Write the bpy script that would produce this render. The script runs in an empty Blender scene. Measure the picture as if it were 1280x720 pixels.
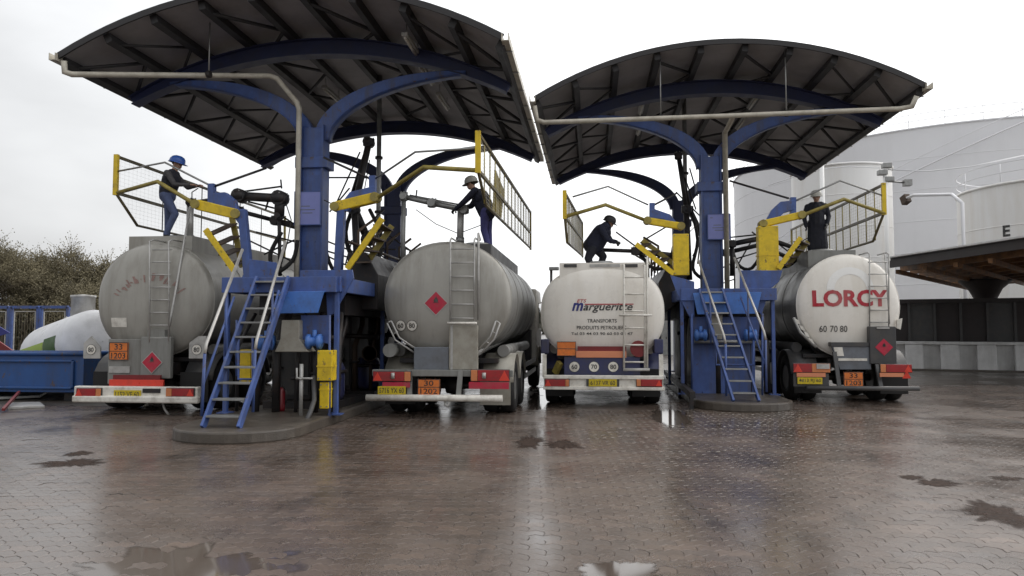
import bpy, bmesh, math, random
import numpy as np
from mathutils import Vector, Matrix
random.seed(7)
R = math.radians
sc = bpy.context.scene
COL = sc.collection

# ------------------------------------------------------------------ camera
EYE = 1.64
YAW, PITCH, FPX = 6.194, 3.111, 920.0            # degrees, degrees, focal length in px of a 1280 px wide frame
cam = bpy.data.cameras.new('camera'); cam.sensor_width = 36; cam.lens = 36 * FPX / 1280
cam.clip_start = .05; cam.clip_end = 3000
co = bpy.data.objects.new('camera', cam); COL.objects.link(co); sc.camera = co
co.location = (0, 0, EYE); co.rotation_euler = (R(90 + PITCH), 0, R(YAW))

# ------------------------------------------------------------------ world: even overcast, brighter to the right
SUN_AZ, SUN_EL = 52, 42          # degrees to the right of the bay axis, elevation of the veiled sun
w = bpy.data.worlds.new('World'); sc.world = w; w.use_nodes = True
nt = w.node_tree; nt.nodes.clear()
def wn(t, **k):
    n = nt.nodes.new(t)
    for a, b in k.items(): setattr(n, a, b)
    return n
out = wn('ShaderNodeOutputWorld'); bg = wn('ShaderNodeBackground'); bg.inputs['Strength'].default_value = .1
sky = wn('ShaderNodeTexSky', sky_type='NISHITA'); sky.sun_disc = False
sky.sun_elevation = R(SUN_EL); sky.sun_rotation = R(SUN_AZ); sky.dust_density = 5; sky.air_density = 1.5
tc = wn('ShaderNodeTexCoord')
sd = (math.sin(R(SUN_AZ)) * math.cos(R(SUN_EL)), math.cos(R(SUN_AZ)) * math.cos(R(SUN_EL)), math.sin(R(SUN_EL)))
dot = wn('ShaderNodeVectorMath', operation='DOT_PRODUCT'); dot.inputs[1].default_value = sd
nt.links.new(tc.outputs['Generated'], dot.inputs[0])
mr = wn('ShaderNodeMapRange', interpolation_type='SMOOTHSTEP'); mr.inputs['From Min'].default_value = -.25; mr.inputs['From Max'].default_value = .95
mr.inputs['To Min'].default_value = 5.2; mr.inputs['To Max'].default_value = 14.0
nt.links.new(dot.outputs['Value'], mr.inputs['Value'])
nz = wn('ShaderNodeTexNoise'); nz.inputs['Scale'].default_value = 2.2; nz.inputs['Detail'].default_value = 5; nz.inputs['Roughness'].default_value = .5
mp = wn('ShaderNodeMapping'); mp.inputs['Scale'].default_value = (1, 1, 2.5)
nt.links.new(tc.outputs['Generated'], mp.inputs['Vector']); nt.links.new(mp.outputs[0], nz.inputs['Vector'])
nm = wn('ShaderNodeMapRange'); nm.inputs['From Min'].default_value = .3; nm.inputs['From Max'].default_value = .7; nm.inputs['To Min'].default_value = .8; nm.inputs['To Max'].default_value = 1.14
nt.links.new(nz.outputs['Fac'], nm.inputs['Value'])
mu = wn('ShaderNodeMath', operation='MULTIPLY'); nt.links.new(mr.outputs[0], mu.inputs[0]); nt.links.new(nm.outputs[0], mu.inputs[1])
cl = wn('ShaderNodeVectorMath', operation='SCALE'); cl.inputs[0].default_value = (.985, .995, 1.01); nt.links.new(mu.outputs[0], cl.inputs['Scale'])
mx = wn('ShaderNodeMix', data_type='RGBA'); mx.inputs['Factor'].default_value = .93
nt.links.new(sky.outputs[0], mx.inputs[6]); nt.links.new(cl.outputs[0], mx.inputs[7])
nt.links.new(mx.outputs[2], bg.inputs['Color']); nt.links.new(bg.outputs[0], out.inputs[0])
# ------------------------------------------------------------------ sun behind cloud
sun = bpy.data.lights.new('sun', 'SUN'); sun.energy = .7; sun.angle = R(30); sun.color = (1, .96, .9)
so = bpy.data.objects.new('sun', sun); COL.objects.link(so)
so.rotation_euler = Vector(sd).to_track_quat('Z', 'Y').to_euler()
so.location = (20, 0, 30)
vs = sc.view_settings; vs.view_transform = 'Standard'; vs.look = 'None'; vs.exposure = .38; vs.gamma = 1; vs.use_curve_mapping = False
sc.cycles.use_denoising = True
sc.cycles.max_bounces = 6; sc.cycles.glossy_bounces = 4; sc.cycles.diffuse_bounces = 4
sc.cycles.caustics_reflective = False; sc.cycles.caustics_refractive = False

# ------------------------------------------------------------------ pixel -> point helpers (layout only)
_y, _p = R(YAW), R(PITCH)
CF = np.array([-math.sin(_y) * math.cos(_p), math.cos(_y) * math.cos(_p), math.sin(_p)])
CR = np.array([math.cos(_y), math.sin(_y), 0.]); CU = np.cross(CR, CF); CO = np.array([0, 0, EYE])
def ray(px, py): return CF + CR * (px - 640) / FPX + CU * (360 - py) / FPX
def aY(px, py, Y): d = ray(px, py); return Vector(CO + d * (Y / d[1]))
def aX(px, py, X): d = ray(px, py); return Vector(CO + d * (X / d[0]))
def aZ(px, py, Z): d = ray(px, py); return Vector(CO + d * ((Z - EYE) / d[2]))
def proj(P):
    d = np.array(P) - CO; z = d @ CF
    return 640 + FPX * (d @ CR) / z, 360 - FPX * (d @ CU) / z, z

# ------------------------------------------------------------------ materials
def mat(name, col, rough=.5, metal=0., var=.12, vscale=3., dirt=None, dirt_amt=.0, dscale=2., streak=False, bump=0., bscale=40., coat=0., rvar=.1, chips=None):
    m = bpy.data.materials.new(name); m.use_nodes = True
    t = m.node_tree; N = t.nodes; L = t.links; b = N['Principled BSDF']
    b.inputs['Metallic'].default_value = metal; b.inputs['Coat Weight'].default_value = coat; b.inputs['Coat Roughness'].default_value = .15
    tcn = N.new('ShaderNodeTexCoord')
    mpn = N.new('ShaderNodeMapping'); L.new(tcn.outputs['Object'], mpn.inputs['Vector'])
    n1 = N.new('ShaderNodeTexNoise'); n1.inputs['Scale'].default_value = vscale; n1.inputs['Detail'].default_value = 6; n1.inputs['Roughness'].default_value = .6
    L.new(mpn.outputs[0], n1.inputs['Vector'])
    r1 = N.new('ShaderNodeMapRange'); r1.inputs['From Min'].default_value = .3; r1.inputs['From Max'].default_value = .7
    r1.inputs['To Min'].default_value = 1 - var; r1.inputs['To Max'].default_value = 1 + var
    L.new(n1.outputs['Fac'], r1.inputs['Value'])
    sc1 = N.new('ShaderNodeVectorMath'); sc1.operation = 'SCALE'; sc1.inputs[0].default_value = col[:3]; L.new(r1.outputs[0], sc1.inputs['Scale'])
    last = sc1.outputs[0]
    if dirt:
        mp2 = N.new('ShaderNodeMapping'); mp2.inputs['Scale'].default_value = (1, 1, .12) if streak else (1, 1, 1)
        mp2.inputs['Location'].default_value = (random.random() * 9, random.random() * 9, random.random() * 9)
        L.new(tcn.outputs['Object'], mp2.inputs['Vector'])
        n2 = N.new('ShaderNodeTexNoise'); n2.inputs['Scale'].default_value = dscale; n2.inputs['Detail'].default_value = 8; n2.inputs['Roughness'].default_value = .68
        L.new(mp2.outputs[0], n2.inputs['Vector'])
        r2 = N.new('ShaderNodeMapRange'); r2.inputs['From Min'].default_value = .45; r2.inputs['From Max'].default_value = .72; r2.inputs['To Max'].default_value = dirt_amt
        L.new(n2.outputs['Fac'], r2.inputs['Value'])
        mxn = N.new('ShaderNodeMix'); mxn.data_type = 'RGBA'; mxn.inputs[7].default_value = (*dirt, 1)
        L.new(r2.outputs[0], mxn.inputs[0]); L.new(last, mxn.inputs[6]); last = mxn.outputs[2]
    if chips:
        n5 = N.new('ShaderNodeTexNoise'); n5.inputs['Scale'].default_value = 7; n5.inputs['Detail'].default_value = 10; n5.inputs['Roughness'].default_value = .75
        mp5 = N.new('ShaderNodeMapping'); mp5.inputs['Location'].default_value = (3.1, 7.7, 1.3); mp5.inputs['Scale'].default_value = (1, 1, .6); L.new(tcn.outputs['Object'], mp5.inputs[0]); L.new(mp5.outputs[0], n5.inputs['Vector'])
        r5 = N.new('ShaderNodeMapRange'); r5.inputs['From Min'].default_value = .585; r5.inputs['From Max'].default_value = .64; r5.inputs['To Max'].default_value = .85; L.new(n5.outputs['Fac'], r5.inputs[0])
        m5 = N.new('ShaderNodeMix'); m5.data_type = 'RGBA'; m5.inputs[7].default_value = (*chips, 1); L.new(r5.outputs[0], m5.inputs[0]); L.new(last, m5.inputs[6]); last = m5.outputs[2]
    L.new(last, b.inputs['Base Color'])
    r3 = N.new('ShaderNodeMapRange'); r3.inputs['From Min'].default_value = .3; r3.inputs['From Max'].default_value = .7
    r3.inputs['To Min'].default_value = max(.02, rough - rvar); r3.inputs['To Max'].default_value = min(1, rough + rvar)
    L.new(n1.outputs['Fac'], r3.inputs['Value']); L.new(r3.outputs[0], b.inputs['Roughness'])
    if bump:
        n3 = N.new('ShaderNodeTexNoise'); n3.inputs['Scale'].default_value = bscale; n3.inputs['Detail'].default_value = 4
        L.new(tcn.outputs['Object'], n3.inputs['Vector'])
        bp = N.new('ShaderNodeBump'); bp.inputs['Strength'].default_value = bump; bp.inputs['Distance'].default_value = .02
        L.new(n3.outputs['Fac'], bp.inputs['Height']); L.new(bp.outputs[0], b.inputs['Normal'])
    return m
GRIME = (.05, .04, .032)
M = {}
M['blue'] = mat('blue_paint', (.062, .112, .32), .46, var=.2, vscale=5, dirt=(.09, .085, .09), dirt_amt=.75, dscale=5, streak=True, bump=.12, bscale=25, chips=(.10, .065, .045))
M['navysteel'] = mat('dark_navy_steel', (.03, .039, .105), .5, var=.15, dirt=(.05, .045, .05), dirt_amt=.5, dscale=3)  # navy of the ribs; on rear columns and arms it stands for shade
M['blue2'] = mat('light_blue_paint', (.07, .19, .55), .4, dirt=(.06, .07, .09), dirt_amt=.4, dscale=4, chips=(.12, .09, .07))
M['violet'] = mat('faded_violet_blue', (.24, .27, .60), .45, var=.05)
M['skip'] = mat('skip_blue', (.025, .09, .28), .38, dirt=(.05, .05, .05), dirt_amt=.5, dscale=2.5, streak=True, chips=(.11, .07, .045))
M['yellow'] = mat('yellow_paint', (.78, .55, .02), .4, dirt=(.2, .13, .03), dirt_amt=.4, dscale=5, chips=(.13, .085, .05))
M['olive'] = mat('worn_yellow_paint', (.34, .27, .06), .5, dirt=(.06, .05, .03), dirt_amt=.6, dscale=6)
M['brownolive'] = mat('worn_guard_rail', (.12, .095, .04), .5, dirt=(.03, .025, .02), dirt_amt=.6, dscale=6)
M['cream'] = mat('cream_pipe', (.60, .56, .47), .45, dirt=(.2, .17, .13), dirt_amt=.5, dscale=4)
M['steel'] = mat('galvanised_steel', (.32, .32, .31), .45, .6, var=.2, vscale=6)
M['pale'] = mat('pale_grey_metal', (.48, .47, .45), .42, .3, var=.12, dirt=(.14, .13, .11), dirt_amt=.5, dscale=5)
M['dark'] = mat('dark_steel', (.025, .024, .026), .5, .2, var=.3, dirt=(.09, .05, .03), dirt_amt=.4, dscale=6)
M['brown'] = mat('brown_steel', (.07, .045, .03), .6, .1, var=.3)
M['black'] = mat('black_rubber', (.014, .013, .013), .75, var=.25)
M['roof'] = mat('roof_sheet_underside', (.40, .385, .395), .6, 0, var=.14, vscale=1.2, dirt=(.27, .26, .265), dirt_amt=.6, dscale=1.5)
M['purlin'] = mat('purlin_steel', (.035, .033, .034), .55, .1, var=.2)
M['tank'] = mat('dirty_aluminium_tank', (.385, .37, .335), .4, .25, var=.1, vscale=1.6, dirt=(.2, .182, .147), dirt_amt=.7, dscale=2.6, streak=True, rvar=.12, bump=.25, bscale=2.2)
M['tankg'] = mat('grey_tank_shell', (.28, .275, .26), .46, .2, var=.12, vscale=1.5, dirt=(.1, .09, .075), dirt_amt=.85, dscale=2.6, streak=True, rvar=.14, bump=.25, bscale=2.2)
M['white'] = mat('white_tank_paint', (.90, .86, .79), .3, var=.03, dirt=(.66, .6, .5), dirt_amt=.45, dscale=3, streak=True, coat=.15, bump=.12, bscale=2.5)
M['white2'] = mat('white_paint', (.80, .77, .70), .4, var=.06, dirt=(.22, .18, .14), dirt_amt=.6, dscale=5)
M['greypanel'] = mat('grey_panel', (.25, .25, .235), .45, var=.1, dirt=(.09, .08, .06), dirt_amt=.6, dscale=4, streak=True)
M['bluegrey'] = mat('blue_grey_panel', (.16, .175, .2), .45, var=.1, dirt=(.08, .07, .06), dirt_amt=.5, dscale=4)
M['beige'] = mat('beige_panel', (.36, .34, .29), .5, var=.1, dirt=(.15, .12, .08), dirt_amt=.5, dscale=4)
M['charcoal'] = mat('charcoal_panel', (.06, .06, .062), .5, var=.15, dirt=(.12, .1, .08), dirt_amt=.4, dscale=5)
M['navy'] = mat('navy_panel', (.035, .04, .11), .4, var=.1, dirt=(.07, .06, .05), dirt_amt=.6, dscale=4)
M['red'] = mat('red_placard', (.50, .02, .055), .45, var=.12, vscale=8, dirt=(.3, .12, .1), dirt_amt=.5, dscale=7)
M['redlens'] = mat('red_lens', (.36, .012, .016), .2, var=.1, coat=.4, dirt=GRIME, dirt_amt=.4, dscale=8)
M['amber'] = mat('amber_lens', (.65, .22, .08), .25, var=.1, coat=.3)
M['redband'] = mat('red_reflective_band', (.75, .06, .035), .35, var=.08, dirt=GRIME, dirt_amt=.25, dscale=6)
M['salmon'] = mat('salmon_band', (.72, .27, .14), .4, var=.08)
M['darkred'] = mat('dark_red_band', (.19, .02, .022), .45, var=.15)
M['orange'] = mat('orange_plate', (.76, .20, .035), .5, var=.14, vscale=9, dirt=(.3, .12, .05), dirt_amt=.6, dscale=7)
M['plate'] = mat('yellow_number_plate', (.66, .50, .02), .4, var=.05, dirt=GRIME, dirt_amt=.4, dscale=12)
M['ink'] = mat('black_print', (.018, .018, .02), .5, var=.05, dirt=(.22, .21, .19), dirt_amt=.7, dscale=9)
M['redink'] = mat('red_print', (.46, .015, .035), .45, var=.12, dirt=(.52, .3, .27), dirt_amt=.5, dscale=4, streak=True)
M['faded'] = mat('faded_red_print', (.31, .20, .175), .5, var=.35, vscale=12)
M['blueink'] = mat('blue_print', (.03, .035, .2), .45, var=.05)
M['conc'] = mat('wet_concrete', (.10, .085, .07), .38, var=.25, vscale=4, dirt=(.04, .032, .026), dirt_amt=.7, dscale=2, bump=.35, bscale=60)
M['concw'] = mat('pale_concrete', (.72, .72, .72), .7, var=.12, dirt=(.45, .45, .43), dirt_amt=.6, dscale=2, streak=True, bump=.2, bscale=30)
M['bigtank'] = mat('storage_tank_grey', (.82, .82, .84), .55, var=.03, vscale=.2, dirt=(.74, .74, .75), dirt_amt=.6, dscale=.4, streak=True)
M['bigtankw'] = mat('storage_tank_white', (.90, .895, .88), .5, var=.03, vscale=.3, dirt=(.76, .72, .66), dirt_amt=.7, dscale=.9, streak=True)
M['fencew'] = mat('dark_fence_sheet', (.035, .028, .028), .6, var=.3, vscale=2)
M['rust'] = mat('rusty_roof_underside', (.27, .13, .05), .6, var=.5, vscale=2.5, dirt=(.03, .025, .02), dirt_amt=.8, dscale=3)
M['green'] = mat('lime_green_print', (.30, .42, .05), .5, var=.1)
M['dgreen'] = mat('dark_green_print', (.03, .09, .01), .5, var=.1)
M['lpg'] = mat('white_gas_tank', (.72, .72, .73), .35, var=.04, dirt=(.4, .4, .4), dirt_amt=.4, dscale=2)
M['bark'] = mat('bark', (.17, .145, .11), .85, var=.3)
M['twig'] = mat('winter_twigs', (.18, .155, .095), .85, var=.45, vscale=1.3)
M['leafy'] = mat('evergreen_hedge_leaves', (.09, .085, .055), .7, var=.4, vscale=1.5)
M['lampw'] = mat('lamp_housing', (.5, .5, .48), .4, var=.08)
M['extred'] = mat('extinguisher_red', (.2, .01, .018), .35, var=.05, coat=.3)
M['skin'] = mat('skin', (.42, .25, .18), .55, var=.08)
M['jeans'] = mat('blue_jeans', (.085, .11, .21), .85, var=.2, vscale=9, bump=1.0, bscale=11)
M['violetj'] = mat('violet_blue_trousers', (.07, .07, .21), .85, var=.15, vscale=9, bump=1.0, bscale=11)
M['vest'] = mat('black_vest', (.016, .017, .026), .8, var=.2, vscale=9, bump=1.0, bscale=11)
M['sleeve'] = mat('dark_grey_sleeve', (.075, .072, .075), .85, var=.2, vscale=9, bump=1.0, bscale=11)
M['navycl'] = mat('navy_jacket', (.013, .015, .033), .8, var=.2, vscale=9, bump=1.0, bscale=11)
M['glove'] = mat('grey_glove', (.2, .2, .19), .8)
M['boot'] = mat('black_boot', (.012, .011, .011), .5)
M['hair'] = mat('dark_hair', (.03, .02, .015), .7)
M['helmb'] = mat('blue_helmet', (.035, .11, .42), .3, var=.04)
M['helmw'] = mat('white_helmet', (.52, .51, .46), .35, var=.05)
M['helmg'] = mat('grey_helmet', (.27, .26, .23), .4, var=.1)
M['galv'] = mat('handrail_steel', (.5, .48, .45), .35, .5, var=.12, vscale=8)
M['mud'] = mat('dark_mud', (.05, .034, .027), .75, var=.4, vscale=8, bump=.6, bscale=30)  # muddy wet ground, also carrying a dark reflection as plain colour
M['mud'].node_tree.nodes['Principled BSDF'].inputs['Specular IOR Level'].default_value = .12
glm = bpy.data.materials.new('cab_glass'); glm.use_nodes = True
gb = glm.node_tree.nodes['Principled BSDF']; gb.inputs['Base Color'].default_value = (.02, .025, .03, 1); gb.inputs['Roughness'].default_value = .06; M['glass'] = glm

# ------------------------------------------------------------------ mesh builder (works in world metres)
class MB:
    def __init__(s): s.v = []; s.f = []; s.smooth = []
    def add(s, vs, fs, smooth=False):
        o = len(s.v); s.v += [tuple(p) for p in vs]; s.f += [tuple(i + o for i in f) for f in fs]; s.smooth += [smooth] * len(fs); return s
    def box(s, x0, x1, y0, y1, z0, z1):
        x0, x1 = sorted((x0, x1)); y0, y1 = sorted((y0, y1)); z0, z1 = sorted((z0, z1))
        return s.add([(x0, y0, z0), (x1, y0, z0), (x1, y1, z0), (x0, y1, z0), (x0, y0, z1), (x1, y0, z1), (x1, y1, z1), (x0, y1, z1)],
                     [(0, 3, 2, 1), (4, 5, 6, 7), (0, 1, 5, 4), (1, 2, 6, 5), (2, 3, 7, 6), (3, 0, 4, 7)])
    def beam(s, p, q, wd, hg, up=(0, 0, 1)):
        p, q = Vector(p), Vector(q); d = (q - p).normalized(); u = Vector(up)
        if abs(d.dot(u)) > .98: u = Vector((0, 1, 0))
        sd = d.cross(u).normalized() * wd / 2; u = sd.cross(d).normalized() * hg / 2
        vs = [c + a * sd + b * u for c in (p, q) for a, b in ((-1, -1), (1, -1), (1, 1), (-1, 1))]
        return s.add(vs, [(0, 1, 2, 3), (7, 6, 5, 4), (0, 4, 5, 1), (1, 5, 6, 2), (2, 6, 7, 3), (3, 7, 4, 0)])
    def tube(s, pts, r, n=8, cap=True):
        pts = [Vector(p) for p in pts]; rr = r if isinstance(r, (list, tuple)) else [r] * len(pts)
        T = []
        for i in range(len(pts)):
            a = pts[max(0, i - 1)]; b = pts[min(len(pts) - 1, i + 1)]
            if 0 < i < len(pts) - 1:
                d = (pts[i] - a).normalized() + (b - pts[i]).normalized()
                if d.length < 1e-6: d = b - pts[i]
            else: d = b - a
            T.append(d.normalized())
        u = T[0].orthogonal().normalized(); vs = []
        for i, p in enumerate(pts):
            u = (u - T[i] * u.dot(T[i]))
            u = u.normalized() if u.length > 1e-6 else T[i].orthogonal().normalized()
            b = T[i].cross(u)
            k = rr[i]
            if 0 < i < len(pts) - 1:
                c = max(.5, T[i].dot((pts[i + 1] - pts[i]).normalized())); k = rr[i] / math.sqrt(c)
            vs += [p + (u * math.cos(2 * math.pi * j / n) + b * math.sin(2 * math.pi * j / n)) * k for j in range(n)]
        fs = [(i * n + j, i * n + (j + 1) % n, (i + 1) * n + (j + 1) % n, (i + 1) * n + j) for i in range(len(pts) - 1) for j in range(n)]
        s.add(vs, fs, True)
        if cap:
            o = len(s.v) - len(vs); m = len(pts) - 1
            s.f += [tuple(o + j for j in reversed(range(n))), tuple(o + m * n + j for j in range(n))]; s.smooth += [False, False]
        return s
    def prism(s, poly, off):            # 3-D polygon + extrusion vector
        poly = [Vector(p) for p in poly]; off = Vector(off); n = len(poly)
        return s.add(poly + [p + off for p in poly], [tuple(reversed(range(n))), tuple(range(n, 2 * n))] + [(i, (i + 1) % n, n + (i + 1) % n, n + i) for i in range(n)])
    def lathe(s, prof, c, axis='z', n=24, smooth=True, caps=True):   # prof: (radius, along)
        c = Vector(c); vs = []
        for r, h in prof:
            for j in range(n):
                a = 2 * math.pi * j / n; x, y = r * math.cos(a), r * math.sin(a)
                vs.append(c + Vector({'z': (x, y, h), 'x': (h, x, y), 'y': (y, h, x)}[axis]))
        fs = [(i * n + j, i * n + (j + 1) % n, (i + 1) * n + (j + 1) % n, (i + 1) * n + j) for i in range(len(prof) - 1) for j in range(n)]
        s.add(vs, fs, smooth)
        if not caps: return s
        o = len(s.v) - len(vs); m = len(prof) - 1
        if prof[0][0] > 1e-5: s.f.append(tuple(o + j for j in reversed(range(n)))); s.smooth.append(False)
        if prof[m][0] > 1e-5: s.f.append(tuple(o + m * n + j for j in range(n))); s.smooth.append(False)
        return s
    def grid(s, fn, nu, nv, smooth=True):
        vs = [fn(i / nu, j / nv) for i in range(nu + 1) for j in range(nv + 1)]
        return s.add(vs, [(i * (nv + 1) + j, (i + 1) * (nv + 1) + j, (i + 1) * (nv + 1) + j + 1, i * (nv + 1) + j + 1) for i in range(nu) for j in range(nv)], smooth)
    def build(s, name, m, parent=None, bev=0., solid=0., org=None):
        me = bpy.data.meshes.new(name)
        o0 = ORG.get(parent.name, Vector((0, 0, 0))) if parent else (Vector(org) if org is not None else Vector((0, 0, 0)))
        me.from_pydata([(p[0] - o0[0], p[1] - o0[1], p[2] - o0[2]) for p in s.v], [], s.f)
        me.polygons.foreach_set('use_smooth', s.smooth)
        bm = bmesh.new(); bm.from_mesh(me); bmesh.ops.recalc_face_normals(bm, faces=bm.faces); bm.to_mesh(me); bm.free()
        me.materials.append(M[m] if isinstance(m, str) else m)
        ob = bpy.data.objects.new(name, me); COL.objects.link(ob)
        if parent: ob.parent = parent; ORG[ob.name] = o0
        elif org is not None: ob.location = o0; ORG[ob.name] = o0
        if solid: md = ob.modifiers.new('solid', 'SOLIDIFY'); md.thickness = solid; md.offset = 0
        if bev: md = ob.modifiers.new('bev', 'BEVEL'); md.width = bev; md.segments = 2; md.limit_method = 'ANGLE'; md.angle_limit = R(40); md.harden_normals = False
        return ob
ORG = {}
def tag(o, label=None, cat=None, group=None, kind=None):
    if label: o['label'] = label
    if cat: o['category'] = cat
    if group: o['group'] = group
    if kind: o['kind'] = kind
    return o
def root(name, label, cat, loc, group=None):
    o = bpy.data.objects.new(name, None); COL.objects.link(o); o.location = loc; o.empty_display_size = .2
    ORG[o.name] = Vector(loc); return tag(o, label, cat, group)
def q(fn): m = MB(); fn(m); return m
def Box(*a): return MB().box(*a)
def Beam(*a, **k): return MB().beam(*a, **k)
def Tube(*a, **k): return MB().tube(*a, **k)
def shift(o, dx=0, dy=0, dz=0, parent=None):      # copy of a part (and its sub-parts) moved
    c = o.copy(); COL.objects.link(c); c.location = (o.location[0] + dx, o.location[1] + dy, o.location[2] + dz)
    if parent: c.parent = parent
    for ch in list(o.children):
        d = ch.copy(); COL.objects.link(d); d.parent = c
    return c

def text_faces(s, size=1., bold=0., align='CENTER', shear=0., space=1.):
    cu = bpy.data.curves.new('t', 'FONT'); cu.body = s; cu.size = size; cu.align_x = align; cu.align_y = 'CENTER'; cu.offset = bold
    cu.shear = shear; cu.space_character = space; cu.resolution_u = 3; cu.fill_mode = 'FRONT'
    ob = bpy.data.objects.new('t', cu); COL.objects.link(ob)
    dg = bpy.context.evaluated_depsgraph_get(); me = bpy.data.meshes.new_from_object(ob.evaluated_get(dg))
    vs = [tuple(v.co) for v in me.vertices]; fs = [tuple(p.vertices) for p in me.polygons]
    bpy.data.objects.remove(ob); bpy.data.curves.remove(cu); bpy.data.meshes.remove(me)
    return vs, fs
def lettering(s, cx, cz, height, fy, m, parent, width=None, name='lettering', **k):
    """text standing in the XZ plane, read from -Y; fy(x, z) gives the surface's Y"""
    vs, fs = text_faces(s, **k)
    xs = [v[0] for v in vs]; ys = [v[1] for v in vs]
    h = max(ys) - min(ys); wd = max(xs) - min(xs); mx_, my_ = (max(xs) + min(xs)) / 2, (max(ys) + min(ys)) / 2
    kz = height / h; kx = (width / wd) if width else kz
    P = []
    for x, y, _ in vs:
        X, Z = cx + (x - mx_) * kx, cz + (y - my_) * kz
        P.append((X, fy(X, Z), Z))
    return MB().add(P, fs).build(name, m, parent)

# ================================================================== THE SETTING
# ground base sheet (joint sand / far paving)
def ground_mat():
    m = bpy.data.materials.new('yard_base'); m.use_nodes = True; t = m.node_tree; N, L = t.nodes, t.links; b = N['Principled BSDF']
    tcn = N.new('ShaderNodeTexCoord'); mpn = N.new('ShaderNodeMapping'); mpn.inputs['Rotation'].default_value = (0, 0, R(-5)); L.new(tcn.outputs['Object'], mpn.inputs[0])
    br = N.new('ShaderNodeTexBrick'); br.inputs['Scale'].default_value = 1; br.inputs['Brick Width'].default_value = .25; br.inputs['Row Height'].default_value = .125; br.inputs['Mortar Size'].default_value = .006
    br.inputs['Color1'].default_value = (.10, .083, .07, 1); br.inputs['Color2'].default_value = (.075, .064, .057, 1); br.inputs['Mortar'].default_value = (.07, .06, .052, 1)
    L.new(mpn.outputs[0], br.inputs['Vector']); L.new(br.outputs['Color'], b.inputs['Base Color'])
    n = N.new('ShaderNodeTexNoise'); n.inputs['Scale'].default_value = .7; n.inputs['Detail'].default_value = 6; L.new(tcn.outputs['Object'], n.inputs['Vector'])
    r = N.new('ShaderNodeMapRange'); r.inputs['From Min'].default_value = .3; r.inputs['From Max'].default_value = .7; r.inputs['To Min'].default_value = .2; r.inputs['To Max'].default_value = .45
    L.new(n.outputs['Fac'], r.inputs[0]); L.new(r.outputs[0], b.inputs['Roughness'])
    bp = N.new('ShaderNodeBump'); bp.inputs['Strength'].default_value = .3; bp.inputs['Distance'].default_value = .01; L.new(br.outputs['Fac'], bp.inputs['Height']); bp.invert = True
    L.new(bp.outputs[0], b.inputs['Normal']); return m
M['yard'] = ground_mat()
g = MB().add([(-900, -60, -.006), (900, -60, -.006), (900, 1600, -.006), (-900, 1600, -.006)], [(0, 1, 2, 3)]).build('ground', 'yard', org=(0, 0, 0))
tag(g, kind='structure')

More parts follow.
